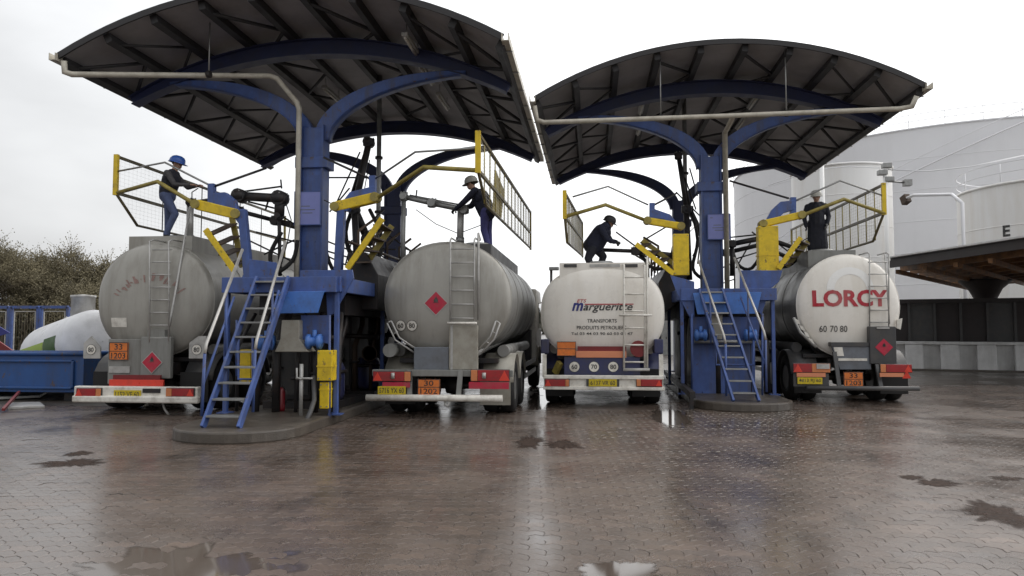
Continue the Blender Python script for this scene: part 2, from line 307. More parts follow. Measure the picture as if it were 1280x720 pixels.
def paver_mat():
    m = bpy.data.materials.new('wet_paver'); m.use_nodes = True; t = m.node_tree; N, L = t.nodes, t.links; b = N['Principled BSDF']
    geo = N.new('ShaderNodeNewGeometry'); at = N.new('ShaderNodeAttribute'); at.attribute_name = 'rnd'; oi = N.new('ShaderNodeObjectInfo')
    ad = N.new('ShaderNodeMath'); ad.operation = 'ADD'; L.new(at.outputs['Fac'], ad.inputs[0]); L.new(oi.outputs['Random'], ad.inputs[1])
    fr = N.new('ShaderNodeMath'); fr.operation = 'FRACT'; L.new(ad.outputs[0], fr.inputs[0])
    cr = N.new('ShaderNodeValToRGB'); L.new(fr.outputs[0], cr.inputs[0]); e = cr.color_ramp.elements
    e[0].position = 0; e[0].color = (.098, .073, .058, 1); e[1].position = 1; e[1].color = (.142, .102, .079, 1)
    x = e.new(.35); x.color = (.118, .086, .067, 1); x = e.new(.7); x.color = (.106, .082, .068, 1)
    n = N.new('ShaderNodeTexNoise'); n.inputs['Scale'].default_value = .5; n.inputs['Detail'].default_value = 9; n.inputs['Roughness'].default_value = .66; L.new(geo.outputs['Position'], n.inputs['Vector'])
    n2 = N.new('ShaderNodeTexNoise'); n2.inputs['Scale'].default_value = 45; n2.inputs['Detail'].default_value = 5; L.new(geo.outputs['Position'], n2.inputs['Vector'])
    mxn = N.new('ShaderNodeMix'); mxn.data_type = 'RGBA'; mxn.blend_type = 'MULTIPLY'; mxn.inputs[0].default_value = 1
    r0 = N.new('ShaderNodeMapRange'); r0.inputs['From Min'].default_value = .3; r0.inputs['From Max'].default_value = .7; r0.inputs['To Min'].default_value = .6; r0.inputs['To Max'].default_value = 1.3
    L.new(n.outputs['Fac'], r0.inputs[0]); r0b = N.new('ShaderNodeMapRange'); r0b.inputs['From Min'].default_value = .3; r0b.inputs['From Max'].default_value = .7; r0b.inputs['To Min'].default_value = .75; r0b.inputs['To Max'].default_value = 1.25
    L.new(n2.outputs['Fac'], r0b.inputs[0]); ml = N.new('ShaderNodeMath'); ml.operation = 'MULTIPLY'; L.new(r0.outputs[0], ml.inputs[0]); L.new(r0b.outputs[0], ml.inputs[1])
    n4 = N.new('ShaderNodeTexNoise'); n4.inputs['Scale'].default_value = 1.6; n4.inputs['Detail'].default_value = 8; n4.inputs['Roughness'].default_value = .7
    mp4 = N.new('ShaderNodeMapping'); mp4.inputs['Scale'].default_value = (1, .3, 1); L.new(geo.outputs['Position'], mp4.inputs[0]); L.new(mp4.outputs[0], n4.inputs['Vector'])
    r4 = N.new('ShaderNodeMapRange'); r4.inputs['From Min'].default_value = .54; r4.inputs['From Max'].default_value = .68; r4.inputs['To Min'].default_value = 1; r4.inputs['To Max'].default_value = .5; L.new(n4.outputs['Fac'], r4.inputs[0])
    ml2 = N.new('ShaderNodeMath'); ml2.operation = 'MULTIPLY'; L.new(ml.outputs[0], ml2.inputs[0]); L.new(r4.outputs[0], ml2.inputs[1])
    L.new(cr.outputs[0], mxn.inputs[6]); L.new(ml2.outputs[0], mxn.inputs[7]); L.new(mxn.outputs[2], b.inputs['Base Color'])
    r1 = N.new('ShaderNodeMapRange'); r1.inputs['From Min'].default_value = .32; r1.inputs['From Max'].default_value = .68; r1.inputs['To Min'].default_value = .13; r1.inputs['To Max'].default_value = .38
    L.new(n.outputs['Fac'], r1.inputs[0]); L.new(r1.outputs[0], b.inputs['Roughness'])
    b.inputs['Specular IOR Level'].default_value = .95
    bp = N.new('ShaderNodeBump'); bp.inputs['Strength'].default_value = .12; bp.inputs['Distance'].default_value = .003; L.new(n2.outputs['Fac'], bp.inputs['Height']); L.new(bp.outputs[0], b.inputs['Normal'])
    return m
M['paver'] = paver_mat()
PL, PH, PA, PB = .25, .125, .021, .016
def paver_rings():
    base = []
    for k in range(5): base.append((k * PL / 4, (-PA if k % 2 == 0 else PA)))
    base.append((PL + PB, PH / 2))
    for k in range(4, -1, -1): base.append((k * PL / 4, PH + (-PA if k % 2 == 0 else PA)))
    base.append((PB, PH / 2))
    base = [Vector((x - PL / 2, y - PH / 2)) for x, y in base]
    def inset(d):
        o = []; n = len(base)
        for i in range(n):
            a, b, c = base[i - 1], base[i], base[(i + 1) % n]
            n1 = Vector((-(b - a).y, (b - a).x)).normalized(); n2 = Vector((-(c - b).y, (c - b).x)).normalized()
            m = (n1 + n2); m = m / max(.35, m.length_squared / 2) ; o.append(b + m * d)
        return o
    return inset(.0012), inset(.0034)
RO, RI = paver_rings(); NP = len(RO)
PV = [(p.x, p.y, -.0025) for p in RO] + [(p.x, p.y, 0.) for p in RI]
PF = [tuple(range(NP, 2 * NP))] + [(i, (i + 1) % NP, NP + (i + 1) % NP, NP + i) for i in range(NP)]
pme = bpy.data.meshes.new('paver'); pme.from_pydata(PV, [], PF); pme.materials.append(M['paver'])
ROT = R(5); cR, sR = math.cos(ROT), math.sin(ROT)
rng = np.random.default_rng(3)
spots = []
for j in range(18, 212):
    for i in range(-100, 100):
        lx, ly = (i + (.5 if j % 2 else 0)) * PL, j * PH
        x, y = lx * cR - ly * sR, lx * sR + ly * cR
        if y < 3.6 or y > 22.5: continue
        px, py, z = proj((x, y, 0))
        mg = 1.7 * FPX / z
        if px < -mg or px > 1280 + mg or py > 900: continue
        if abs(x + 5.4) < .85 and y > 10.9: continue
        if abs(x - 3.08) < .85 and y > 15.8: continue
        if x < -9.9 and y > 14.6: continue            # broken edge of the paving on the left
        spots.append((x, y, px, py, z))
inview = [s for s in spots if 5 < s[2] < 1275 and s[3] < 716]
inview.sort(key=lambda s: s[4]); near = set((s[0], s[1]) for s in inview[:300])
for x, y, *_ in inview[:300]:
    o = bpy.data.objects.new('paver', pme); COL.objects.link(o); o.parent = g
    o.location = (x, y, rng.normal(0, .0008)); o.rotation_euler = (rng.normal(0, .003), rng.normal(0, .003), ROT + rng.normal(0, .008))
rest = [s for s in spots if (s[0], s[1]) not in near]
n = len(rest); V = np.array(PV); A = np.array([(s[0], s[1]) for s in rest]); th = ROT + rng.normal(0, .008, n)
sg = np.where(rng.random(n) < .12, 2.4, 1.); tx = rng.normal(0, .0026, n) * sg; ty = rng.normal(0, .0026, n) * sg; dz = rng.normal(0, .0008, n) * sg
Xv = V[None, :, 0] * np.cos(th)[:, None] - V[None, :, 1] * np.sin(th)[:, None]; Yv = V[None, :, 0] * np.sin(th)[:, None] + V[None, :, 1] * np.cos(th)[:, None]
Zv = V[None, :, 2] + Xv * tx[:, None] + Yv * ty[:, None] + dz[:, None]
W = np.stack([Xv + A[:, :1], Yv + A[:, 1:], Zv], -1).reshape(-1, 3)
ls = np.concatenate([np.array(f) for f in PF]); lens = np.array([len(f) for f in PF]); nl = len(ls)
me = bpy.data.meshes.new('far_pavers'); me.vertices.add(len(W)); me.vertices.foreach_set('co', W.ravel())
me.loops.add(nl * n); me.loops.foreach_set('vertex_index', (ls[None, :] + (np.arange(n) * len(V))[:, None]).ravel())
me.polygons.add(len(PF) * n); st = np.concatenate([[0], np.cumsum(lens)[:-1]])
me.polygons.foreach_set('loop_start', (st[None, :] + (np.arange(n) * nl)[:, None]).ravel())
me.polygons.foreach_set('use_smooth', np.zeros(len(PF) * n, bool)); me.update(calc_edges=True); me.validate()
at = me.attributes.new('rnd', 'FLOAT', 'FACE'); at.data.foreach_set('value', np.repeat(rng.random(n), len(PF)).astype(np.float32))
me.materials.append(M['paver'])
o = bpy.data.objects.new('paver_field', me); COL.objects.link(o); o.parent = g; o['kind'] = 'stuff'

# puddles: thin sheets of standing water with ragged shores
pm = bpy.data.materials.new('puddle_water'); pm.use_nodes = True; b = pm.node_tree.nodes['Principled BSDF']
b.inputs['Base Color'].default_value = (.095, .074, .06, 1); b.inputs['Roughness'].default_value = .06; b.inputs['IOR'].default_value = 1.4; b.inputs['Specular IOR Level'].default_value = .8
M['puddle'] = pm
def shore(m, lo, hi, scale):          # shoreline: fades out over the wet pavers in a broken edge
    t = m.node_tree; N, L = t.nodes, t.links; at = N.new('ShaderNodeAttribute'); at.attribute_name = 'edge'
    geo = N.new('ShaderNodeNewGeometry'); n = N.new('ShaderNodeTexNoise'); n.inputs['Scale'].default_value = scale; n.inputs['Detail'].default_value = 6; L.new(geo.outputs['Position'], n.inputs['Vector'])
    a = N.new('ShaderNodeMath'); a.operation = 'MULTIPLY_ADD'; L.new(n.outputs['Fac'], a.inputs[0]); a.inputs[1].default_value = .9; L.new(at.outputs['Fac'], a.inputs[2])
    r = N.new('ShaderNodeMapRange'); r.inputs['From Min'].default_value = lo; r.inputs['From Max'].default_value = hi; L.new(a.outputs[0], r.inputs[0]); L.new(r.outputs[0], N['Principled BSDF'].inputs['Alpha'])
shore(pm, .55, .95, 6); shore(M['mud'], .5, 1.5, 12)
def patch(name, px, py, wpx, hpx, m, z, seed, n=96, rag=.28):
    rs = random.Random(seed); c = aZ(px, py, 0); ex = (aZ(px + wpx / 2, py, 0) - c).length * 1.25; ey = abs(aZ(px, py - hpx / 2, 0).y - c.y) * 1.25
    ph = [(rs.uniform(0, 6.28), rs.uniform(.3, 1) / k ** .62) for k in range(1, 26)]
    vs = [(c.x, c.y, z)]; ev = [1.]; fs = []; rings = [(.45, 1.), (.72, .75), (.88, .35), (1., 0.)]
    for q_, e in rings:
        for i in range(n):
            a = 2 * math.pi * i / n; f = max(.25, 1 + rag * sum(am * math.sin((k + 1) * a + p) for k, (p, am) in enumerate(ph)) * .5) * q_
            vs.append((c.x + ex * f * math.cos(a), c.y + ey * f * math.sin(a), z)); ev.append(e)
    fs = [(0, 1 + i, 1 + (i + 1) % n) for i in range(n)]
    for k in range(len(rings) - 1): fs += [(1 + k * n + i, 1 + (k + 1) * n + i, 1 + (k + 1) * n + (i + 1) % n, 1 + k * n + (i + 1) % n) for i in range(n)]
    o = MB().add(vs, fs).build(name, m); at = o.data.attributes.new('edge', 'FLOAT', 'POINT'); at.data.foreach_set('value', np.array(ev, np.float32))
    o['kind'] = 'structure'; return o
patch('puddle', 776, 716, 84, 22, 'puddle', .0016, 2)
patch('puddle', 215, 714, 230, 56, 'puddle', .0008, 4, rag=.5)
patch('puddle', 838, 521, 38, 18, 'puddle', .002, 9)
patch('puddle', 683, 492, 30, 22, 'puddle', .002, 12)
for k, (a, bq, c, d, s) in enumerate([(1250, 641, 66, 24, 5), (1166, 604, 40, 9, 8), (92, 578, 70, 9, 11), (96, 567, 32, 5, 13), (662, 553, 30, 12, 15), (700, 556, 36, 9, 18), (1140, 597, 26, 5, 22), (1262, 598, 30, 5, 24)]):  # right-hand patches: dark roof mirrored in water, painted in as colour
    patch('mud_patch', a, bq, c, d, 'mud', .0025, s, rag=.55)

# islands: raised concrete kerbs with a rounded nose
def island(cx, yn, yend, hw, hz):
    pts = []
    for i in range(17):
        a = math.pi + math.pi * i / 16
        pts.append((cx + hw * math.cos(a), yn + hw * .9 + hw * .9 * math.sin(a), -.01))
    pts += [(cx + hw, yend, -.01), (cx - hw, yend, -.01)]
    o = MB().prism(pts, (0, 0, hz + .01)).build('island_kerb', 'conc', bev=.03); o['kind'] = 'structure'
    return o
island(-5.35, 9.95, 21.8, .96, .17)
island(3.08, 14.85, 25.8, .98, .17)

# earth strip beyond the paving on the left
M['earth'] = mat('wet_earth', (.05, .042, .034), .5, var=.4, vscale=1.5, dirt=(.09, .085, .075), dirt_amt=.6, dscale=.8, bump=.8, bscale=6)
es = MB().grid(lambda u, v: (-60 + 50 * u, 14.55 + 45 * v, -.005 + .03 * math.sin(u * 37) * math.sin(v * 41) * min(1, (1 - u) * 12) * min(1, v * 14)), 40, 40).build('earth', 'earth'); es['kind'] = 'structure'

# ================================================================== CANOPIES
def canopy(cx, y0, label, downpipe, HW=4.42):
    ZE, SAG, LN = 7.0, 1.18, 9.5
    y1 = y0 + LN; Rr = (HW * HW + SAG * SAG) / (2 * SAG); amax = math.asin(HW / Rr)
    def arc(a, dr=0): return Vector((cx + (Rr + dr) * math.sin(a), 0, ZE + SAG - Rr + (Rr + dr) * math.cos(a)))
    t = root('loading_canopy', label, 'canopy', (cx, y0 + 2.1, 0))
    NB = 9; A = [-amax + 2 * amax * i / NB for i in range(NB + 1)]
    for i in range(NB):      # roof sheets, trapezoid-profiled, laid between the purlins
        def fn(u, v, i=i):
            a = A[i] + (A[i + 1] - A[i]) * v * .996; p = arc(a); k = u * 36
            ph = k % 1.0; up = .028 if ph > .5 else 0
            return (p.x, y0 - .12 + (LN + .24) * u, p.z + up)
        NU = 72
        m = MB(); m.grid(fn, NU, 2, False); m.build('roof_sheet', 'roof', t, solid=.012)
    for i, a in enumerate(A):
        p0, p1 = arc(a, -.02), arc(a, -.2)
        nrm = Vector((math.sin(a), 0, math.cos(a))); sd = Vector((math.cos(a), 0, -math.sin(a)))
        e = .035
        pts = [p0 + sd * .07, p0 - sd * .07, p1 - sd * .07, p1 + sd * .07]
        MB().prism([Vector((p.x, y0 + .002 * i, p.z)) for p in pts], (0, LN, 0)).build('purlin', 'purlin', t)
    # zigzag wind braces between purlins
    def braces(i, i2, ny, r=.04):
        for k in range(ny):
            ya, yb = y0 + .25 + (LN - .5) * k / ny, y0 + .25 + (LN - .5) * (k + 1) / ny
            pa, pb = (arc(A[i], -.16), arc(A[i2], -.16)) if k % 2 == 0 else (arc(A[i2], -.16), arc(A[i], -.16))
            Tube([(pa.x, ya, pa.z), (pb.x, yb, pb.z)], r, n=5).build('wind_brace', 'purlin', t)
    braces(0, 1, 9); braces(NB - 1, NB, 9); braces(3, 4, 7); braces(5, 6, 7); braces(1, 2, 8, .03); braces(NB - 2, NB - 1, 8, .03)
    # edge trims at the two open gables
    for ye in (y0 - .13, y1 + .09):
        pts = [arc(-amax + 2 * amax * k / 24, .05) for k in range(25)] + [arc(amax - 2 * amax * k / 24, -.07) for k in range(25)]
        MB().prism([Vector((p.x, ye, p.z)) for p in pts], (0, .04, 0)).build('gable_trim', 'purlin', t)
    # arch ribs, columns and curved arms
    for yc in (y0 + 2.1, y0 + 8.6):
        n = 28; bmt = 'navysteel'; cmt = 'blue' if yc < y0 + 5 else 'navysteel'  # rear column and arms: same blue steel, their shade put into the colour
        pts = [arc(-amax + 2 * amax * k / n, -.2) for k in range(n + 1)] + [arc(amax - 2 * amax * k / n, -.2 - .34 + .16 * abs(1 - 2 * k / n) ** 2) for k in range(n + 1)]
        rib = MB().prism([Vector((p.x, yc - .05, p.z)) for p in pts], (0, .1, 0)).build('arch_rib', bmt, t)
        f1 = MB()
        for sgn in (-.2, -.54):
            pp = [arc(-amax + 2 * amax * k / n, sgn + (0.16 * abs(1 - 2 * k / n) ** 2 if sgn < -.3 else 0)) for k in range(n + 1)]
            vs = []
            for p in pp: vs += [(p.x, yc - .15, p.z - .012), (p.x, yc + .15, p.z - .012), (p.x, yc + .15, p.z + .012), (p.x, yc - .15, p.z + .012)]
            fs = []
            for k in range(n):
                b0 = 4 * k
                for e in range(4): fs.append((b0 + e, b0 + (e + 1) % 4, b0 + 4 + (e + 1) % 4, b0 + 4 + e))
            f1.add(vs, fs)
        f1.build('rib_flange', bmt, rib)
        colm = MB(); colm.box(cx - .21, cx + .21, yc - .16, yc + .16, .17, 6.0)
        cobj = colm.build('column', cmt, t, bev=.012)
        fl = MB()
        for sx in (-1, 1): fl.box(cx + sx * .235 - .024, cx + sx * .235 + .024, yc - .2, yc + .2, .17, 6.05)
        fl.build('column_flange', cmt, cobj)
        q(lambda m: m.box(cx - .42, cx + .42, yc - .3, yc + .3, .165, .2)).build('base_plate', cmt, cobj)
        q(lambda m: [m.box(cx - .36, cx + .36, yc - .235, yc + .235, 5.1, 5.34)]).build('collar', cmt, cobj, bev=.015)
        bolts = MB()
        for bz in (3.0, 3.25, 3.5, 3.75, 4.1, 4.35):
            for bx in (-.1, .1): bolts.lathe([(.011, 0), (.011, -.02)], (cx + bx, yc - .16, bz), 'y', 6, False)
        bolts.build('bolts', cmt, cobj)
        for sx in (-1, 1):
            ns = 20; inn = []; outn = []
            for k in range(ns + 1):
                tt = math.pi / 2 * k / ns
                c = Vector((sx * (.16 + 3.2 * (1 - math.cos(tt))), 0, 5.72 + 1.40 * math.sin(tt)))
                d = Vector((sx * 3.2 * math.sin(tt), 0, 1.40 * math.cos(tt))).normalized(); nn = Vector((d.z, 0, -d.x)) * sx
                hw = .165 - .135 * (k / ns) ** 2.5
                inn.append(c + nn * hw); outn.append(c - nn * hw)
            poly = [Vector((cx + p.x, yc - .11, p.z)) for p in inn + outn[::-1]]
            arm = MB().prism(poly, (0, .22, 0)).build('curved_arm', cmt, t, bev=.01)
            vs = []
            for p, pq in ((inn, 1),):
                for c in p: vs += [(cx + c.x, yc - .15, c.z), (cx + c.x, yc + .15, c.z)]
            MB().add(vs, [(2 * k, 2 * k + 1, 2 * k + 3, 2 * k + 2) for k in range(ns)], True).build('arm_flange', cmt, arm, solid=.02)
    # gutters along both eaves
    for sx in (-1, 1):
        pr = arc(sx * amax); gx = pr.x + sx * .05; gz = pr.z - .06
        prof = [(-.07, .09), (-.07, -.05), (.07, -.05), (.07, .09), (.055, .09), (.055, -.035), (-.055, -.035), (-.055, .09)]
        gt = MB().prism([Vector((gx + x, y0 - .2, gz + z)) for x, z in prof], (0, LN + .4, 0)).build('gutter', 'cream', t)
        br = MB()
        for k in range(8): yy = y0 + .3 + k * 1.15; Box(gx - .085, gx + .085, yy, yy + .03, gz - .075, gz - .055).build('gutter_bracket', 'steel', gt)
    r = .058
    if downpipe == 'left':
        a = aY(74, 74, y0 - .1); pts = [aY(80, 76, y0 - .1), aY(81, 90, y0 - .05), aY(90, 93, y0), aY(338, 95, y0 + 1.6), aY(346, 98, y0 + 1.65), aY(371, 128, y0 + 1.8), aY(374, 136, y0 + 1.8)]
        e = pts[-1].copy(); e.z = .9; pts.append(e)
        dp = Tube(pts, r, 10).build('drain_pipe', 'cream', t)
        hg = [(261, 40, 93)]
        yh = y0 + .9
    else:
        pts = [aY(668, 132, y0 - .1), aY(671, 150, y0), aY(680, 153, y0 + .05), aY(905, 145, y0 + .2), aY(1125, 136, y0 + .1), aY(1140, 133, y0), aY(1146, 120, y0 - .1)]
        dp = Tube(pts, r, 10).build('drain_pipe', 'cream', t)
        p1 = aY(917, 145, y0 + .2); p2 = aY(906, 166, y0 + 1.8); p3 = p2.copy(); p3.z = .9
        Tube([p1, p2, p3], r, 10).build('downpipe', 'cream', t)
        hg = [(826, 100, 147), (983, 92, 142)]
        yh = y0 + .2
    cl_ = MB()
    for hx, ha, hb in hg:
        pb = aY(hx, hb, yh); a_ = math.asin((pb.x - cx) / Rr)
        top = arc(a_, 0).z - .02
        Tube([(pb.x, pb.y, pb.z), (pb.x, pb.y, top)], .016, 6).build('hanger_rod', 'steel', t)
        cl_.tube([pb + Vector((-.04, 0, 0)), pb + Vector((.04, 0, 0))], .075, 10)
    cl_.build('pipe_clamp', 'dark', t)
    return t, arc, amax
C1X, C1Y, C2X, C2Y = -6.02, 13.3, 3.03, 17.0
can1, arc1, am1 = canopy(C1X, C1Y, 'nearer arched steel canopy on blue columns, at the left of the yard', 'left')
can2, arc2, am2 = canopy(C2X, C2Y, 'farther arched steel canopy on blue columns, beside the grey storage tank', 'right', 4.33)

# strip lights hung under the purlins
for k, (px, py, wl, arc_, y) in enumerate([(515, 88, 1, 1, 15.0), (533, 115, 1, 1, 16.8), (554, 143, 1, 1, 18.9), (415, 155, 1, 1, 18.7), (802, 157, 1, 2, 20.3), (799, 183, 1, 2, 22.6), (943, 154, 1, 2, 20.2), (927, 176, 1, 2, 22.3)]):
    p = aY(px, py, y); cxx = C1X if arc_ == 1 else C2X; f = arc1 if arc_ == 1 else arc2
    a = math.asin(max(-.45, min(.45, (p.x - cxx) / 8.87))); z = f(a, -.3).z
    lab = ['front strip light in the row under the nearer canopy, right of its column', 'middle strip light in the row under the nearer canopy', 'rear strip light in the row under the nearer canopy',
           'strip light just right of the nearer canopy\'s blue column', 'front strip light over the white tanker, left of the farther column', 'rear strip light over the white tanker, left of the farther column',
           'front strip light under the farther canopy, right of its column', 'rear strip light under the farther canopy, right of its column'][k]
    t = root('strip_light', lab, 'lamp', (p.x, y, z), 'strip lights under the canopies')
    Box(p.x - .07, p.x + .07, y - .65, y + .65, z - .02, z + .06).build('housing', 'lampw', t, bev=.015)
    Tube([(p.x, y - .6, z - .045), (p.x, y + .6, z - .045)], .03, 8).build('tube', 'white2', t)
    for yy in (y - .5, y + .5): Tube([(p.x, yy, z + .05), (p.x, yy, z + .28)], .01, 5).build('hanger', 'steel', t)

# notice panels on the columns
for (x0, z0, x1, z1, Y, lab) in [(369, 240, 401, 281, C1Y + 1.86, 'violet blue notice panel on the nearer canopy\'s front column'), (885, 268, 912, 299, C2Y + 1.86, 'violet blue notice panel on the farther canopy\'s front column')]:
    a, b_ = aY(x0, z1, Y), aY(x1, z0, Y)
    t = root('notice_panel', lab, 'sign', (a.x, Y, a.z))
    Box(a.x, b_.x, Y - .03, Y + .0, a.z, b_.z).build('panel', 'violet', t, bev=.006)
    fr = MB(); e = .018
    fr.box(a.x - e, b_.x + e, Y - .036, Y - .002, b_.z, b_.z + e); fr.box(a.x - e, b_.x + e, Y - .036, Y - .002, a.z - e, a.z)
    fr.box(a.x - e, a.x, Y - .036, Y - .002, a.z, b_.z); fr.box(b_.x, b_.x + e, Y - .036, Y - .002, a.z, b_.z)
    fr.build('frame', 'blue', t)
    tx_ = MB(); wd = b_.x - a.x
    for k, (u0, u1, v) in enumerate([(.1, .22, .85), (.25, .6, .55), (.2, .8, .44), (.3, .7, .34)]):
        tx_ = MB(); tx_.box(a.x + wd * u0, a.x + wd * u1, Y - .0325, Y - .029, a.z + (b_.z - a.z) * v, a.z + (b_.z - a.z) * v + .018); tx_.build('faint_print', 'bluegrey', t)
# ================================================================== TANK TRUCKS
def wheel_meshes():
    tm = MB(); prof = [(.28, -.13), (.36, -.145), (.46, -.14), (.50, -.115), (.515, -.06), (.515, .06), (.50, .115), (.46, .14), (.36, .145), (.28, .13), (.28, -.13)]
    tm.lathe(prof[:-1] , (0, 0, 0), 'x', 28)
    tm.f = tm.f[:-2]; tm.smooth = tm.smooth[:-2]
    n = 28; k = len(prof) - 2
    tm.f += [(k * n + j, k * n + (j + 1) % n, (j + 1) % n, j) for j in range(n)]; tm.smooth += [True] * n
    rm = MB(); rm.lathe([(.285, -.12), (.25, -.10), (.23, -.02), (.13, .0), (.12, -.09), (.0, -.10)], (0, 0, 0), 'x', 24)
    rm.lathe([(.285, .12), (.25, .10), (.23, .02), (.13, .03), (.12, .09), (.0, .10)], (0, 0, 0), 'x', 24)
    for j in range(8):
        a = j * math.pi / 4
        for s in (-1, 1): rm.lathe([(.018, 0), (.018, s * .04)], (s * .01, .17 * math.cos(a), .17 * math.sin(a)), 'x', 6, False)
    out_ = []
    for m, nm, mt in ((tm, 'tyre', 'black'), (rm, 'rim', 'steel')):
        o = m.build(nm, mt); out_.append(o.data); bpy.data.objects.remove(o)
    return out_
TYRE, RIM = wheel_meshes()

def truck(T):
    cx, yb, yr, a, b, nexp, zc, ln, bulge = [T[k] for k in ('cx', 'yb', 'yr', 'a', 'b', 'n', 'zc', 'len', 'bulge')]
    t = root('tank_truck', T['label'], 'truck', (cx, yb, 0), 'tank trucks at the loading bays')
    T['root'] = t
    def sup(ang):
        c, s_ = math.cos(ang), math.sin(ang)
        return (a * math.copysign(abs(c) ** (2 / nexp), c), b * math.copysign(abs(s_) ** (2 / nexp), s_))
    def rho(x, z): return ((abs(x - cx) / a) ** nexp + (abs(z - zc) / b) ** nexp) ** (1 / nexp)
    def dome(r): return bulge * max(0, 1 - min(1, r) ** 2.5) ** (1 / 1.7)
    def fy(x, z, off=.006): return yr - dome(rho(x, z)) - off
    T['fy'] = fy
    NS = 56; angs = [2 * math.pi * i / NS for i in range(NS)]
    # rear dished end
    m = MB(); rings = [0.001, .12, .25, .4, .55, .68, .8, .88, .94, .975, 1.0]
    vs = [(cx + sup(g_)[0] * r_, yr - dome(r_), zc + sup(g_)[1] * r_) for r_ in rings for g_ in angs]
    fs = [(i * NS + j, i * NS + (j + 1) % NS, (i + 1) * NS + (j + 1) % NS, (i + 1) * NS + j) for i in range(len(rings) - 1) for j in range(NS)]
    end = m.add(vs, fs, True).build('tank_end', T['endmat'], t)
    # shell with front dish
    m = MB(); ys = [0] + [ln * k / 8 for k in range(1, 9)]
    vs = [(cx + sup(g_)[0], yr + y, zc + sup(g_)[1]) for y in ys for g_ in angs]
    for r_ in rings[::-1][1:]: vs += [(cx + sup(g_)[0] * r_, yr + ln + dome(r_), zc + sup(g_)[1] * r_) for g_ in angs]
    nr = len(ys) + len(rings) - 1
    fs = [(i * NS + j, i * NS + (j + 1) % NS, (i + 1) * NS + (j + 1) % NS, (i + 1) * NS + j) for i in range(nr - 1) for j in range(NS)]
    shell = m.add(vs, fs, True).build('tank_shell', T['shellmat'], t)
    def hoop(y, w_, h_, nm, mt, par):
        m = MB(); vs = []
        for g_ in angs:
            x, z = sup(g_); k = 1 + h_ / math.hypot(x, z)
            vs += [(cx + x * .995, y, zc + z * .995), (cx + x * k, y, zc + z * k), (cx + x * k, y + w_, zc + z * k), (cx + x * .995, y + w_, zc + z * .995)]
        fs = []
        for j in range(NS):
            j2 = (j + 1) % NS
            for e in range(3): fs.append((4 * j + e, 4 * j + e + 1, 4 * j2 + e + 1, 4 * j2 + e))
        m.add(vs, fs, True).build(nm, mt, par)
    hoop(yr - .012, .035, .008, 'weld_rim', T['endmat'], shell)
    for k in range(1, 5): hoop(yr + ln * k / 5, .05, .008, 'tank_hoop', T['shellmat'], shell)
    # top walkway box and hatches
    ztop = zc + b
    if T.get('topbox'):
        x0, x1, zt, y_0, y_1, mt = T['topbox']
        wk = MB()
        zb = zc + b * (1 - (max(abs(x0 - cx), abs(x1 - cx)) / a) ** nexp) ** (1 / nexp) - .05
        for xx in (x0, x1 - .05): wk.box(xx, xx + .05, y_0 + .052, y_1 - .052, zb, zt)
        for yy in (y_0, y_1 - .05): wk.box(x0, x1, yy, yy + .05, min(zb, zt - .12), zt)
        wk.box(x0 + .052, x1 - .052, y_0 + .052, y_1 - .052, zt - .07, zt - .03)
        wo = wk.build('walkway_box', mt, t)
        for k in range(4):
            yy = y_0 + (y_1 - y_0) * (k + .6) / 4.4; xm = (x0 + x1) / 2 + T.get('hatchdx', 0)
            q(lambda m: m.lathe([(.27, zt - .05), (.27, zt + .06), (.24, zt + .09), (.1, zt + .1), (.001, zt + .1)], (xm, yy, 0), 'z', 20)).build('hatch', 'steel', wo)
    # chassis
    ch = MB()
    for sx in (-1, 1): ch.box(cx + sx * .42 - .04, cx + sx * .42 + .04, yb + .62, yb + ln + 3.2, .72, .96)
    for k in range(7): yy = yb + .7 + k * 1.25; ch.box(cx - .38, cx + .38, yy, yy + .1, .76, .93)
    chs = ch.build('chassis', 'dark', t)
    sd = MB()
    for k in range(3):
        yy = yr + .45 + k * (ln - 1) / 2; sd = MB()
        sd.prism([(cx - .75, yy, zc - b * .72), (cx + .75, yy, zc - b * .72), (cx + .5, yy, .95), (cx - .5, yy, .95)], (0, .12, 0)); sd.build('tank_saddle', 'dark', chs)
    lk = MB(); lk.box(cx - .95, cx + .95, yr + .1, yr + ln, .98, 1.06); lk.build('pipe_tray', 'dark', chs)
    # wheels: two rear axles on twins, one front axle
    axles = [(yb + 1.25, True), (yb + 2.6, True), (yb + ln + 1.6, False)]
    ax = MB()
    for yy, tw in axles:
        ax = MB(); ax.tube([(cx - 1.0, yy, .515), (cx + 1.0, yy, .515)], .075, 8)
        if tw: ax.lathe([(.001, -.19), (.16, -.15), (.19, 0), (.16, .15), (.001, .19)], (cx, yy, .515), 'x', 14)
        ax.build('axle', 'dark', chs)
        for sx in (-1, 1):
            for xx in ((1.09, .76) if tw else (1.08,)):
                wo = bpy.data.objects.new('wheel', TYRE); COL.objects.link(wo); wo.parent = t
                wo.location = (sx * xx, yy - yb, .515)
                if not TYRE.materials: TYRE.materials.append(M['black'])
                ri = bpy.data.objects.new('rim', RIM); COL.objects.link(ri); ri.parent = wo
            # mudguard
            mg = MB(); x0, x1 = (.66, 1.25) if tw else (.9, 1.25); n = 10; rr = .64; vs = []
            for k in range(n + 1):
                g_ = math.pi * (.06 + .88 * k / n)
                vs += [(cx + sx * x0, yy - rr * math.cos(g_), .5 + rr * math.sin(g_)), (cx + sx * x1, yy - rr * math.cos(g_), .5 + rr * math.sin(g_))]
            mg.add(vs, [(2 * k, 2 * k + 1, 2 * k + 3, 2 * k + 2) for k in range(n)], True)
            mg.build('mudguard', T.get('mudmat', 'charcoal'), t, solid=.02)
